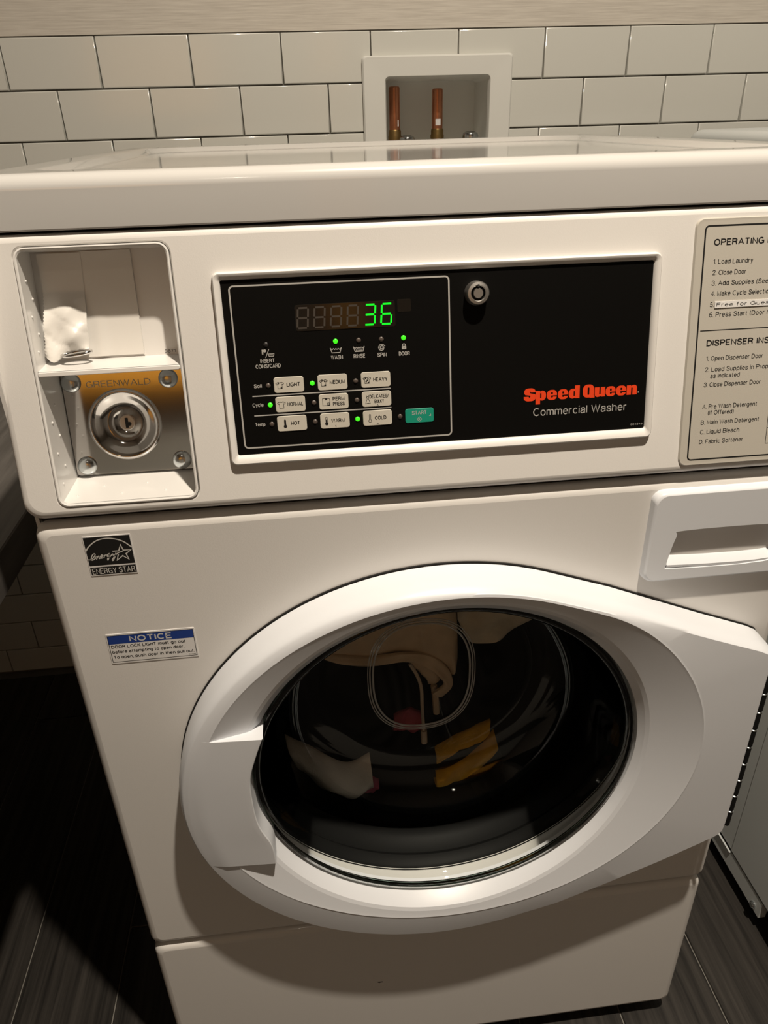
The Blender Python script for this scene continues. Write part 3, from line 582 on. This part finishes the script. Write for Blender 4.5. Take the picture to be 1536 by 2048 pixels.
for side_ in (0, 1, 2):
    for k in range(6 if side_ else 5):
        u = (k+.5)/(6 if side_ else 5)
        if side_ == 0: c = PAN(X0, .125+u*.065, -.010-.008*(k % 2)); n = PAN.u
        elif side_ == 1: c = PAN(X0, .020+u*.075, -.012-.012*(k % 2)); n = PAN.u
        else: c = skew(X0+u*(X1-X0), VB, -.014-.016*(k % 2)); n = Vector((0, 0, 1))
        a = n.orthogonal(); q = G(); F = Frame(c, a, n.cross(a)); q.lathe([(.0012, 0), (.0009, .0006), (.0003, .0009)], F, 10, False, True); mk('moulded_pip', q, 'liner', cb)
q = G(); text(q, '3871', PAN, -.2205, .1226+.0018, .0024, -.2120, d=UD+.0004); flat('lettering', q, 'black_print', cb)
# polished coin plate
PC = (-.2645, .0655)
g = G(); po = rrect(X0+.001, .0235, X1-.0005, .1120, .003, 4); rc = [(.0305, 0), (.0296, .0016), (.0284, .0026), (.0270, .0024), (.0245, .0006), (.0215, -.0020), (.0185, -.0038), (.0160, -.0046), (.0150, -.0048)]
d0 = -.048
pl_ = lambda a, b, d: PAN(a, b, d0+d)
g.loft([[pl_(a, b, -.003) for a, b in po], [pl_(a, b, 0) for a, b in po]])
g.poly([pl_(a, b, 0) for a, b in po], [[pl_(a, b, 0) for a, b in circ(PC[0], PC[1], .0305, 56)]])
F = Frame(pl_(PC[0], PC[1], 0), PAN.u, PAN.v)
g.lathe(rc, F, 56); cp = mk('coin_plate', g, 'chrome', wm, sharp=50, label='polished steel coin plate with raised round boss')
g = G(); g.lathe([(.0150, -.0048), (.0140, -.0075), (.0110, -.0100), (.0060, -.0112)], F, 40); mk('boss_well', g, 'chrome', cp)
g = G(); g.lathe([(.0066, -.0115), (.0066, -.0070), (.0058, -.0064)], F, 28, False, True); q = mk('lock_cylinder', g, 'steel', cp, label='small steel lock cylinder')
g = G(); g.poly([F(a, b, -.0061) for a, b in rrect(-.0013, -.0044, .0013, .0044, .0004, 2)]); g.poly([F(a, b, -.0062) for a, b in circ(.0020, -.001, .0018, 12)]); flat('keyhole', g, 'dark', cp)
g = G(); text(g, 'GREENWALD', PAN, -.2914, .0977, .0052, -.2390, bold=-.006, d=d0+.0007); mk('lettering', g, 'embossed', cp, smooth=False, wn=False, label='embossed capital lettering')
for x, v in ((-.3030, .1026), (-.2240, .1018), (-.3010, .0320), (-.2212, .0316)):
    q = G(); F2 = Frame(pl_(x, v, 0), PAN.u, PAN.v); q.lathe([(.0080, 0), (.0078, .0016), (.0066, .0034), (.0042, .0044), (.0016, .0048)], F2, 26, False, True); mk('carriage_bolt', q, 'zinc', cp, label='domed zinc bolt head')

# instruction plate
g = G(); IX0, IX1, IV0, IV1 = .2058, .3335, .0075, .2062
g.loft([[PAN(a, b, 0) for a, b in rrect(IX0-.001, IV0-.001, IX1+.001, IV1+.001, .007, 5)], [PAN(a, b, .0018) for a, b in rrect(IX0, IV0, IX1, IV1, .006, 5)], [PAN(a, b, .0016) for a, b in rrect(IX0+.002, IV0+.002, IX1-.002, IV1-.002, .005, 5)]], False, True)
ip = mk('instruction_plate', g, 'plate', wm, label='putty grey instruction plate with black border')
D2 = .00167
q = G(); q.stroke(rrect(.2128, .0117, .3268, .2010, .003, 5), .0013, PAN, D2, True); q.stroke([(.2150, .1203), (.3262, .1203)], .0008, PAN, D2)
flat('border_print', q, 'black_print', ip)
q = G()
for k, v in enumerate((.0545, .0408, .0271)): q.stroke(rrect(.2826, v-.0034-.0018, .3160, v+.0085, .0003, 2), .0005, PAN, D2, True)
flat('box_print', q, 'black_print', ip)
for s, x, v, c, x1, b in (('OPERATING INSTRUCTIONS', .2206, .1862, .0050, .3185, .012), ('1. Load Laundry', .2214, .1722, .0038, .2549, 0), ('2. Close Door', .2214, .1638, .0038, .2500, 0), ('3. Add Supplies (See Instructions)', .2214, .1557, .0038, .3005, 0), ('4. Make Cycle Selections', .2215, .1475, .0038, .2760, 0),
                          ('5.', .2215, .1390, .0038, .2247, 0), ('6. Press Start (Door Must Be Closed)', .2215, .1310, .0038, .3100, 0), ('DISPENSER INSTRUCTIONS', .2214, .1077, .0050, .3190, .012), ('1. Open Dispenser Door', .2222, .0957, .0038, .2721, 0),
                          ('2. Load Supplies in Proper Compartment', .2220, .0867, .0038, .3160, 0), ('as Indicated', .2271, .0812, .0038, .2530, 0), ('3. Close Dispenser Door', .2220, .0740, .0038, .2725, 0), ('A. Pre Wash Detergent', .2223, .0554, .0038, .2712, 0), ('(If Offered)', .2276, .0502, .0038, .2510, 0),
                          ('B. Main Wash Detergent', .2222, .0420, .0038, .2745, 0), ('C. Liquid Bleach', .2222, .0338, .0038, .2575, 0), ('D. Fabric Softener', .2221, .0253, .0038, .2618, 0)):
    q = G(); text(q, s, PAN, x, v, c, x1, bold=b, d=D2); flat('lettering', q, 'black_print', ip)
q = G(); slab(q, rrect(.2255, .1380, .2800, .1432, .0002, 2), PAN, .0016, .0023, .0001); fs = mk('label_strip', q, 'sticker', ip, label='white label strip over line five')
q = G(); text(q, 'Free for Guests', PAN, .2268, .1391, .0030, .2782, d=.00236); flat('lettering', q, 'black_print', fs)

# stickers on the front
q = G(); slab(q, rrect(-.3034, .8263, -.2643, .8648, .0004, 2), FRO, -.0002, .0005, .0001); st = mk('efficiency_sticker', q, 'sticker', wm, label='small square black and white efficiency sticker')
SX, SZ, SW, SH = -.3034, .8648, .0391, .0385
P2 = lambda a, b: (SX+a*SW, SZ-b*SH)
q = G()
q.poly([FRO(*P2(a, b), .00056) for a, b in ((.02, .02), (.98, .02), (.98, .735), (.02, .735))]); q.poly([FRO(*P2(a, b), .00056) for a, b in ((.02, .775), (.98, .775), (.98, .975), (.02, .975))]); flat('black_print', q, 'black_print', st)
q = G(); ST = [[(.005, .562), (.082, .57), (.152, .513), (.191, .453), (.176, .426), (.124, .472), (.09, .558), (.11, .586), (.175, .548), (.207, .5), (.197, .57), (.23, .516), (.261, .493), (.257, .557), (.292, .542), (.334, .495), (.329, .468), (.295, .503), (.289, .554), (.346, .535), (.367, .485), (.36, .543), (.387, .488), (.431, .48)],
    [(.495, .448), (.454, .469), (.433, .518), (.465, .516), (.501, .448), (.453, .572), (.428, .615), (.433, .57), (.495, .525), (.554, .467), (.561, .507), (.595, .472)], [(.627, .443), (.592, .536), (.534, .633), (.524, .606), (.602, .511), (.667, .454), (.787, .409)]]
for s in ST: q.stroke([P2(*p) for p in smoothpath(s, 4)], .0008, FRO, .00063)
for s in ([(.564, .397), (.695, .399), (.759, .245), (.791, .39), (.952, .395), (.833, .485), (.87, .631), (.756, .528), (.618, .635), (.67, .486)],): q.stroke([P2(*p) for p in s], .0010, FRO, .00063)
q.stroke([P2(*p) for p in smoothpath([(.02, .35), (.093, .249), (.233, .135), (.37, .079), (.54, .068), (.709, .11), (.849, .19), (.978, .33)], 4)], .0010, FRO, .00063)
text(q, 'ENERGY STAR', FRO, P2(.05, 0)[0], P2(0, .955)[1], .0057, P2(.955, 0)[0], bold=-.004, d=.00063); flat('lettering', q, 'white_print', st)
q = G(); slab(q, rrect(-.3045, .7308, -.2266, .7640, .0006, 2), FRO, -.0002, .0005, .0001); st = mk('notice_sticker', q, 'sticker', wm, label='small notice sticker with blue header')
q = G(); q.poly([FRO(a, b, .00056) for a, b in ((-.3030, .7530), (-.2280, .7530), (-.2280, .7622), (-.3030, .7622))]); flat('blue_header', q, 'blue', st)
q = G(); q.stroke([(-.3032, .7328), (-.2280, .7328), (-.2280, .7622), (-.3032, .7622)], .0005, FRO, .00057, True)
for s, v, x1 in (('DOOR LOCK LIGHT must go out', .7482, -.2362), ('before attempting to open door.', .7425, -.2381), ('To open, push door in then pull out.', .7366, -.2297)): text(q, s, FRO, -.3018, v, .0034, x1, d=.00057, bold=.006)
text(q, '801593', FRO, -.2350, .7339, .0010, -.2290, d=.00057)
flat('lettering', q, 'black_print', st)
q = G(); text(q, 'NOTICE', FRO, -.2845, .7544, .0064, -.2470, bold=.013, d=.00063); flat('lettering', q, 'white_print', st)
# faint marks
q = G(); q.stroke([(-.0765, .1745), (-.0742, .1730), (-.0728, .1738), (-.0700, .1736)], .0016, FRO, .0004); flat('scuff_mark', q, 'darkwood', wm, label='small dark scuff on the kick panel')

# dispenser drawer
g = G(); Y = .0; dd = empty  # front of the drawer stands proud of the washer front
def DL(k, d, zt=.8675, zb=.7745): return [FRO(a, b, d) for a, b in rrect(.1885+k, zb+k, .3335-k, zt-k, .010, 6)]
g.loft([DL(-.001, -.001), DL(0, .0055), DL(.0008, .0072), DL(.0022, .0080)])
hx0, hx1, hz0, hz1 = .2085, .3130, .7885, .8285
hole_o = [(hx0, hz0+.004), (hx0+.004, hz0), (hx0+.05, hz0-.0015), (hx1-.02, hz0-.001), (hx1, hz0+.004), (hx1-.004, hz1-.006), (hx1-.012, hz1), (hx0+.012, hz1), (hx0+.005, hz1-.006)]
hole_o = smoothpath([(a, b) for a, b in hole_o], 5, True); hole_o = [(p[0], p[1]) for p in hole_o]
g.poly(DL(.0022, .0080), [[FRO(a, b, .0080) for a, b in hole_o]])
hc = (sum(p[0] for p in hole_o)/len(hole_o), sum(p[1] for p in hole_o)/len(hole_o))
def hs(k, d, up=0): return [FRO(hc[0]+(a-hc[0])*k, hc[1]+(b-hc[1])*k+up, d) for a, b in hole_o]
dr = mk('dispenser_drawer', g, 'plastic', wm, label='white plastic detergent drawer front with hand pull')
g = G(); g.loft([hs(1, .0080), hs(.985, .0066), hs(.96, -.016, .002), hs(.90, -.020, .003)], False, True); mk('hand_pull', g, 'plastic', dr, sharp=60)
g = G(); lo = smoothpath([(.2095, .7895), (.25, .7878), (.29, .7875), (.3120, .7888)], 5)
g.loft([[FRO(p[0], p[1]+dz, d_) for p in lo] for dz, d_ in ((0, .0070), (.0025, .0072), (.0110, -.002), (.0150, -.010), (.0140, -.016))], closed=False); mk('pull_lip', g, 'plastic', dr)

# door
N = 288
out = [(.264*math.cos(t), .5675+.2425*math.sin(t)) for t in [math.radians(68+k*(286-68)/120) for k in range(121)]]
br = [(.1330, .3515), (.1926, .3779), (.2509, .4061), (.2964, .4304), (.3140, .4405), (.3195, .4455), (.3212, .4520), (.3215, .50), (.3215, .6950), (.3200, .7010), (.3150, .7055), (.2567, .7290), (.2020, .7520), (.1581, .7707)]
outline = out + br
def rayR(c, t, poly):
    d = Vector((math.cos(t), math.sin(t))); best = 0
    for i in range(len(poly)):
        a = Vector(poly[i])-c; b = Vector(poly[(i+1) % len(poly)])-c; e = b-a; den = d.x*e.y-d.y*e.x
        if abs(den) < 1e-12: continue
        s = (a.x*e.y-a.y*e.x)/den; u = (a.x*d.y-a.y*d.x)/den
        if s > 0 and -1e-9 <= u <= 1+1e-9: best = max(best, s)
    return best
dc = Vector((DC.x, DC.z)); TH_ = [2*PI*k/N for k in range(N)]
for cx, cz in ((.3205, .4485), (.3190, .7035), (.3160, .4420)):
    t = math.atan2(cz-dc.y, cx-dc.x) % (2*PI); i = min(range(N), key=lambda i: abs(TH_[i]-t)); TH_[i] = t
RO = [rayR(dc, t, outline) for t in TH_]
cre = [(.0115+.2520*math.cos(t), .583+.2195*math.sin(t)) for t in [2*PI*k/180 for k in range(180)]]
RC = [rayR(dc, t, cre) for t in TH_]
def dl(R, Yf): return [Vector((dc.x+R[i]*math.cos(TH_[i]), Yf(i) if callable(Yf) else Yf, dc.y+R[i]*math.sin(TH_[i]))) for i in range(N)]
R1 = [r_-.0012 for r_ in RO]; R2 = [r_-.0032 for r_ in RO]; R3 = [r_-.0058 for r_ in RO]
def smin(a, b, k=.0035): return -k*math.log(math.exp(-a/k)+math.exp(-b/k))
RCi = [smin(RC[i]+.0005, RO[i]-.0072) for i in range(N)]; RCo = [min(RCi[i]+.0025, RO[i]-.0062) for i in range(N)]; RCn = [r_-.003 for r_ in RCi]
RL = [min(.2085+.003*abs(math.sin(t)), RCn[i]-.001) for i, t in enumerate(TH_)]
g = G()
g.loft([dl([r_-.006 for r_ in RO], -.002), dl(RO, -.003), dl(RO, -.026), dl(R1, -.0325), dl(R2, -.0378), dl(R3, -.0404), dl(RCo, -.0420), dl(RCi, -.0426), dl(RCn, -.0416),
        dl(RL, lambda i: -.0418+.26*(RCn[i]-RL[i])), dl([r_-.004 for r_ in RL], lambda i: -.0400+.26*(RCn[i]-RL[i])), dl([.1985]*N, lambda i: -.0235-.0075*max(0, math.sin(TH_[i]))**2), dl([.1965]*N, -.010)])
door = mk('door', g, 'plastic', wm, sharp=44, label='round white door ring reaching to hinge side')
for e in door.data.edges:                               # crisp crest and lip lines
    if e.vertices[0]//N == e.vertices[1]//N and e.vertices[0]//N in (7, 9, 10): e.use_edge_sharp = True
q = G(); q.loft([dl([r_+.0012 for r_ in RO], -.0002), dl([r_+.0012 for r_ in RO], -.0016), dl([r_-.006 for r_ in RO], -.0020)]); mk('door_gap_shade', q, 'dark', door, label='thin dark ring painted as the shaded gap behind the door edge')  # shaded gap between door and body, put in as a dark ring
# grip bridging the ring
ig = [(p[0], p[1]) for p in smoothpath([(-.1775, .4905), (-.1790, .5180), (-.1888, .5480), (-.1915, .5800), (-.1905, .6130), (-.1830, .6400), (-.1740, .664)], 8)]
def xr_(z):
    for p, r_ in zip(ig, ig[1:]):
        if p[1] <= z <= r_[1]: return p[0]+(r_[0]-p[0])*(z-p[1])/max(1e-9, r_[1]-p[1])
    return ig[0][0] if z < ig[0][1] else ig[-1][0]
g = G(); rows = []; backs = []
for k in range(33):
    z = .664-(.664-.4905)*k/32; xl = -.264*math.sqrt(1-((z-.5675)/.2425)**2)+.0068; xr = xr_(z); row = []
    for c_ in range(13):
        t = c_/12; x = xl+(xr-.0012-xl)*t; row.append((x, -.0403-.0028*min(1, t/.25)-.0026*max(0, (t-.25)/.75), z))
    row += [(xr-.0003, -.0453, z), (xr, -.0444, z)]
    rows.append(g.loop(row))
for p, r_ in zip(rows, rows[1:]): g.bridge(p, r_, False)
rim_ = rows[0]+[r_[-1] for r_ in rows[1:]]+rows[-1][-2::-1]+[r_[0] for r_ in rows[-2:0:-1]]
bk = g.loop([(g.v[i].x, -.016, g.v[i].z) for i in rim_]); g.bridge(rim_, bk); mk('door_grip', g, 'plastic', door, sharp=50, label='broad white pull grip')
# hinge
g = G(); zz = .450; k = 0
while zz < .692:
    F = Frame((.3240, -.0325, zz), (1, 0, 0), (0, 1, 0)); g = G(); g.lathe([(.0030, .0008), (.0034, .0015), (.0034, .0220), (.0030, .0228)], F, 12, True, True); mk('hinge_knuckle', g, 'rubber', door)
    g = G(); g.lathe([(.0030, .0226), (.0038, .0228), (.0038, .0240), (.0030, .0244)], F, 12); mk('hinge_washer', g, 'zinc', door, label='bright hinge washer'); zz += .0245
# glass bowl
def ell(r, y, cz=0): return [Vector((dc.x+r*math.cos(2*PI*k/96), y, dc.y+cz+r*math.sin(2*PI*k/96))) for k in range(96)]
g = G(); prof = [(.1965, -.014, 0), (.1955, -.0235, 0), (.1925, -.0250, 0), (.1885, -.0225, 0), (.1865, -.014, 0), (.1825, .010, .001), (.1785, .040, .002), (.172, .066, .004), (.160, .084, .006), (.142, .094, .008), (.115, .0985, .009), (.07, .1005, .009), (.03, .101, .009)]
L = g.loft([ell(*p) for p in prof], False, True)
gl = mk('door_glass', g, 'glass', door, wn=False, sharp=80, label='clear bowl-shaped door glass')
g = G(); g.loft([ell(*p) for p in ((.1965, -.010, 0), (.1935, -.004, 0), (.189, .012, .001), (.1845, .042, .002), (.178, .070, .004), (.165, .090, .006), (.145, .1005, .008), (.115, .105, .009), (.03, .1075, .009))], False, True); mk('glass_back', g, 'glassback', door, wn=False, sharp=80)
g = G()
for r_, y, w_ in ((.1945, -.0185, .0014),):
    g.tube([(dc.x+r_*math.cos(2*PI*k/96), y, dc.y+r_*math.sin(2*PI*k/96)) for k in range(96)], w_, 8, True)
mk('glass_edge', g, 'glassedge', door, wn=False, label='dark green glass edge')
g = G()
for a, b, w_ in ((.0600, .0790, .0009), (.0565, .0755, .0012), (.0625, .0815, .0006)):
    pts = []
    for k in range(72):
        t = 2*PI*k/72; c_, s_ = math.cos(t), math.sin(t); e_ = 2/2.5
        pts.append((-.003+a*math.copysign(abs(c_)**e_, c_), .0985, .594+b*math.copysign(abs(s_)**e_, s_)))
    g.tube(pts, w_, 6, True)
mk('glass_ridge', g, 'ridge', door, wn=False, label='pale rounded ridge on the bowl end')
# gasket and drum
g = G(); g.loft([ell(*p) for p in ((.212, .012, 0), (.214, .020, 0), (.206, .028, 0), (.213, .036, 0), (.203, .046, 0), (.200, .060, 0), (.206, .066, 0))]); mk('gasket', g, 'rubber', wm, sharp=80)
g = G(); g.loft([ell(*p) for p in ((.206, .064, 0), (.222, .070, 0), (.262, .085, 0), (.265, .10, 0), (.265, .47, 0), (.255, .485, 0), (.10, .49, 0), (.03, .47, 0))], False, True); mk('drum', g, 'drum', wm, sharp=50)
for k in range(3):
    t = 2*PI*k/3+.9; F = Frame((dc.x, .28, dc.y), (math.cos(t), 0, math.sin(t)), (0, 1, 0)); g = G()
    g.loft([[F(.264, a*.17, b*.035) for a, b in circ(0, 0, 1, 20)], [F(.235, a*.16, b*.022) for a, b in circ(0, 0, 1, 20)], [F(.222, a*.13, b*.010) for a, b in circ(0, 0, 1, 20)]], False, True); mk('drum_lifter', g, 'drum', wm)

# ---------------------------------------------------------------- tape strips and ring in the coin box
UB = UD+.0008
def jag(x_fn, v0, v1, n, amp): return [(x_fn(i/n)+(amp if i % 2 else -amp), v0+(v1-v0)*i/n) for i in range(n+1)]
def tape(name, xl, xr, v0, v1, dep, rows, label):
    g = G(); cols = 14; A = []; B = []
    for r_ in range(rows+1):
        s = r_/rows; v = v0+(v1-v0)*s; a = []; b = []
        for c in range(cols+1):
            u = c/cols; jl = .00035*(1 if r_ % 2 else -1); x = (xl(s)+jl)*(1-u)+(xr(s)-(jl if name == 'jag2' else 0))*u
            d, dvv = dep(u, s); a.append(PAN(x, v+dvv, UB+d)); b.append(PAN(x, v+dvv, UB+d-.0004))
        A.append(g.loop(a)); B.append(g.loop(b))
    for L_ in (A, B):
        for p, q_ in zip(L_, L_[1:]): g.bridge(p, q_, False)
    rim = lambda L_: L_[0]+[r_[-1] for r_ in L_[1:]]+L_[-1][-2::-1]+[r_[0] for r_ in L_[-2:0:-1]]
    g.bridge(rim(A), rim(B)); return mk('tape_strip', g, 'tape', None, label=label, cat='tape', sharp=70, wn=False)
tape('jag2', lambda s: -.2800+.004*s, lambda s: -.2362-.0005*s, .1245, .2038, lambda u, s: (.0006+.0012*max(0, 1-abs(u-.25)*6)*max(0, 1-s*1.6), 0), 60, 'flat white paper tape strip on the coin box back wall')
def bulge(u, s):
    k = max(0, 1-s/.62); f = .010*math.sin(min(1, k*1.25)*PI/2)*(.55+.45*math.sin(u*PI*.9+.5)) if k > 0 else 0
    f += .0022*math.sin(u*9+s*7)*k + .0016*(1-abs(math.sin(u*5.5-s*9+.6)))**3*k - .0014*(1-abs(math.sin(u*4+s*13)))**4*k + .0016*math.sin(u*5-s*17+1)*k
    return (.0011+max(0, f), (-.006*math.sin(min(1, max(0, (u-.02)/.45))*PI)+.004*u)*max(0, 1-s*3.2))
tape('jag1', lambda s: -.3100+.003*s+.002*math.sin(s*3), lambda s: -.2770+.003*s, .1275, .2030, bulge, 60, 'crumpled white tape strip bulging over a silver ring')
g = G(); c = PAN(-.2855, .1285, -.017); g.tube([c+Vector((.0112*math.cos(2*PI*k/40), .0050*math.sin(2*PI*k/40), .0012*math.cos(2*PI*k/40))) for k in range(40)], .00135, 10, True)
mk('coin_ring', g, 'chrome', None, label='small silver ring under the crumpled tape in the coin box', cat='ring', wn=False)

# ---------------------------------------------------------------- laundry behind the glass
def cloth(name, top, bot, material, label, y0=.122, rows=16, fold=.006, seed=0, belly=.012, group='laundry in the drum', thick=.004, cat='clothes'):
    rnd = random.Random(seed); n = 36
    def resample(p):
        P = smoothpath([(a, b, 0) for a, b in p], 12); d = [0]
        for a, b in zip(P, P[1:]): d.append(d[-1]+(b-a).length)
        o = []; j = 0
        for i in range(n+1):
            t = d[-1]*i/n
            while j < len(d)-2 and d[j+1] < t: j += 1
            k = (t-d[j])/max(1e-9, d[j+1]-d[j]); o.append(P[j].lerp(P[j+1], min(1, k)))
        return o
    A, B = resample(top), resample(bot); ph = [rnd.uniform(0, 6.3) for _ in range(6)]
    g = G(); Ls = []; Bs = []
    for r_ in range(rows+1):
        s = r_/rows; row = []; bk = []
        for i in range(n+1):
            u = i/n; p = A[i].lerp(B[i], s)
            y = y0 - belly*math.sin(s*PI) + fold*(math.sin(u*9+s*2.5+ph[0])*.5+math.sin(u*4-s*6+ph[1])*.6+.35*math.sin(u*17+s*9+ph[2]))*(.35+.65*s)
            row.append((p.x, y, p.y)); bk.append((p.x, y+thick, p.y))
        Ls.append(g.loop(row)); Bs.append(g.loop(bk))
    for L_ in (Ls, Bs):
        for a, b in zip(L_, L_[1:]): g.bridge(a, b, False)
    rim = lambda L_: L_[0]+[r_[-1] for r_ in L_[1:]]+L_[-1][-2::-1]+[r_[0] for r_ in L_[-2:0:-1]]
    g.bridge(rim(Ls), rim(Bs))
    return mk(name, g, material, None, label=label, cat=cat, group=group, wn=False, sharp=75)
tr = empty('trousers', (-.04, .13, .59), 'beige garment with wide hem and drawstring at top of drum', 'clothes', 'laundry in the drum')
def child(o, par):
    wp = WORLDPOS[o.name]; o.parent = par; o.location = wp-WORLDPOS[par.name]
    for k in ('category', 'group', 'label'):
        if k in o: del o[k]
    return o
child(cloth('leg_cloth', [(-.115, .655), (-.085, .700), (-.040, .730), (.010, .735), (.038, .700), (.044, .640), (.046, .588)], [(-.120, .622), (-.094, .610), (-.060, .603), (-.022, .604), (.008, .597), (.030, .575), (.036, .560)], 'beige', '', .132, seed=3, belly=.008, fold=.004), tr)
child(cloth('hem', [(-.124, .622), (-.094, .612), (-.060, .606), (-.022, .607), (.010, .600), (.034, .576), (.039, .552), (.026, .535)], [(-.125, .618), (-.096, .600), (-.060, .592), (-.022, .594), (.004, .588), (.024, .566), (.028, .553), (.014, .542)], 'beige', '', .125, seed=4, belly=.002, fold=.003, rows=6), tr)
child(cloth('inner_fold', [(-.014, .592), (.006, .584), (.022, .566), (.028, .552)], [(-.008, .574), (.002, .563), (.010, .552), (.012, .542)], 'beige', '', .140, seed=9, belly=.004, fold=.002, rows=6), tr)
g = G(); g.tube(smoothpath([(-.012, .134, .584), (-.004, .132, .568), (.001, .128, .550), (.002, .126, .520), (.004, .126, .480)], 6), .0022, 8); child(mk('drawstring', g, 'cream', None, wn=False), tr)
g = G(); g.tube([(.004, .126, .482), (.0045, .125, .462)], .0042, 10); child(mk('drawstring_tip', g, 'cream', None, wn=False), tr)
g = G(); g.tube(smoothpath([(.018, .136, .545), (.020, .134, .525), (.021, .132, .503)], 4), .0042, 8); child(mk('strap', g, 'beige', None, wn=False), tr)
cloth('shirt', [(.030, .735), (.070, .735), (.115, .715), (.160, .680)], [(.046, .640), (.066, .600), (.096, .604), (.130, .622), (.155, .632)], 'greige', 'crumpled grey-beige cloth in upper part of drum beside beige garment', .140, seed=5, fold=.012, belly=.02)
cloth('sock', [(-.168, .505), (-.130, .470), (-.098, .445), (-.066, .456)], [(-.155, .445), (-.130, .410), (-.095, .378), (-.078, .384), (-.063, .402)], 'cream', 'cream sock tumbling low in the drum', .118, seed=6, fold=.005, belly=.014)
cloth('cloth', [(-.078, .396), (-.066, .404), (-.055, .398)], [(-.080, .380), (-.066, .378), (-.056, .384)], 'pink', 'tiny dusky scrap of cloth at the toe of the sock', .128, seed=16, fold=.002, belly=.006, rows=8)
cloth('cloth', [(-.032, .498), (-.014, .507), (.004, .500)], [(-.034, .474), (-.015, .470), (.006, .474)], 'pink', 'rose pink cloth below the hanging drawstring', .138, seed=7, fold=.004, belly=.006, rows=10)
mu = empty('mustard_cloth', (.055, .12, .40), 'mustard yellow garment tumbling low in the drum', 'clothes', 'laundry in the drum')
child(cloth('upper_flap', [(.018, .450), (.040, .466), (.066, .478), (.088, .492)], [(.020, .426), (.042, .438), (.066, .452), (.084, .468)], 'mustard', '', .122, seed=8, fold=.004, belly=.008, rows=10), mu)
child(cloth('lower_roll', [(.018, .416), (.038, .420), (.062, .438), (.082, .462), (.092, .478)], [(.016, .402), (.034, .398), (.054, .404), (.074, .418), (.098, .440)], 'mustard', '', .116, seed=10, fold=.004, belly=.014, rows=12), mu)

# ---------------------------------------------------------------- dryer on the right
X = .535; dy = empty('dryer', (X+.34, .34, 0), 'cool white dryer standing to the side of the washer', 'dryer')
DX1 = X+.683
g = G(); g.box((X, .012, .068), (X+.003, .67, 1.10)); g.box((DX1-.003, .012, .068), (DX1, .67, 1.10)); g.box((X, .667, .068), (DX1, .67, 1.10)); g.box((X, .012, .068), (DX1, .67, .071))
mk('cabinet', g, 'dryer', dy)
g = G(); g.loft([[(X-a, b, z) for a, b in ((0, .10), (0, .64), (-.012, .64), (-.012, .10))] for z in (.032, .0655)], True, True); g.loft([[(X+o_, y_, .0655) for y_ in (.193, .64)] + [(X+.004, y_, .0690) for y_ in (.64, .193)] for o_ in (-.003, .001)]); mk('base_rail', g, 'dryer', dy)
g = G(); g.box((X-.0012, .05, .0715), (X-.0002, .1925, 1.09)); mk('side_skin', g, 'dryer', dy)
for y in (.1165, .60):
    q = G(); F = Frame((X, y, .041), (0, -1, 0), (0, 0, 1)); q.lathe([(.006, 0), (.006, .002), (.004, .0045), (.0015, .005)], F, 16, False, True); mk('screw', q, 'zinc', dy)
for xx in (X+.05, DX1-.05):
    for y in (.07, .62):
        q = G(); F = Frame((xx, y, 0), (1, 0, 0), (0, 1, 0)); q.lathe([(.024, 0), (.024, .012), (.012, .018), (.012, .07)], F, 18, True, True); mk('levelling_foot', q, 'rubber', dy)
dW = lambda gg: [setattr(v, 'x', v.x+X+W2) for v in gg.v]
q = front_sheet('p', .032, .3035); dW(q); mk('kick_panel', q, 'dryer', dy)
q = front_sheet('p', .308, .877); dW(q); mk('front_panel', q, 'dryer', dy)
q = G(); q.loft([[PAN(a+X+W2, b, d_) for a, b in rrect(-PX+k_, k_, PX-k_, .2225-k_, .012, 6)] for k_, d_ in ((0, -.03), (0, -.01), (.003, -.003), (.010, 0))], False, True); mk('control_panel', q, 'dryer', dy)
q = G(); slab(q, rrect(X+W2-.16, .045, X+W2+.17, .175, .002, 3), PAN, 0, .003, .0004); mk('overlay_panel', q, 'overlay', dy)
q = G(); q.loft([[(X+W2+r_*math.cos(2*PI*k/72), y_, .58+r_*math.sin(2*PI*k/72)) for k in range(72)] for r_, y_ in ((.24, .0), (.24, -.03), (.23, -.04), (.19, -.042), (.17, -.02))], False, True); mk('door', q, 'plastic', dy)
g = G()
def DLp(k, z, r=.03): return [(a+X+W2, b, z+lz(b)) for a, b in rrect(-LX+k, LY0+k, LX-k, .735-k, r, 8)]
loops = [[(a+X+W2, b, 1.0985) for a, b in rrect(-LX, LY0, LX, .735, .02, 8)]]
for k in range(0, 7):
    t = PI/2*k/6; loops.append(DLp(.014*(1-math.cos(t)), -.014*(1-math.sin(t)), .03))
loops += [DLp(.034, 0, .035), DLp(.048, -.005, .045), DLp(.053, -.006, .045)]
L = g.loft(loops); g.cap(L[-1]); mk('lid', g, 'dryer', dy, sharp=50)
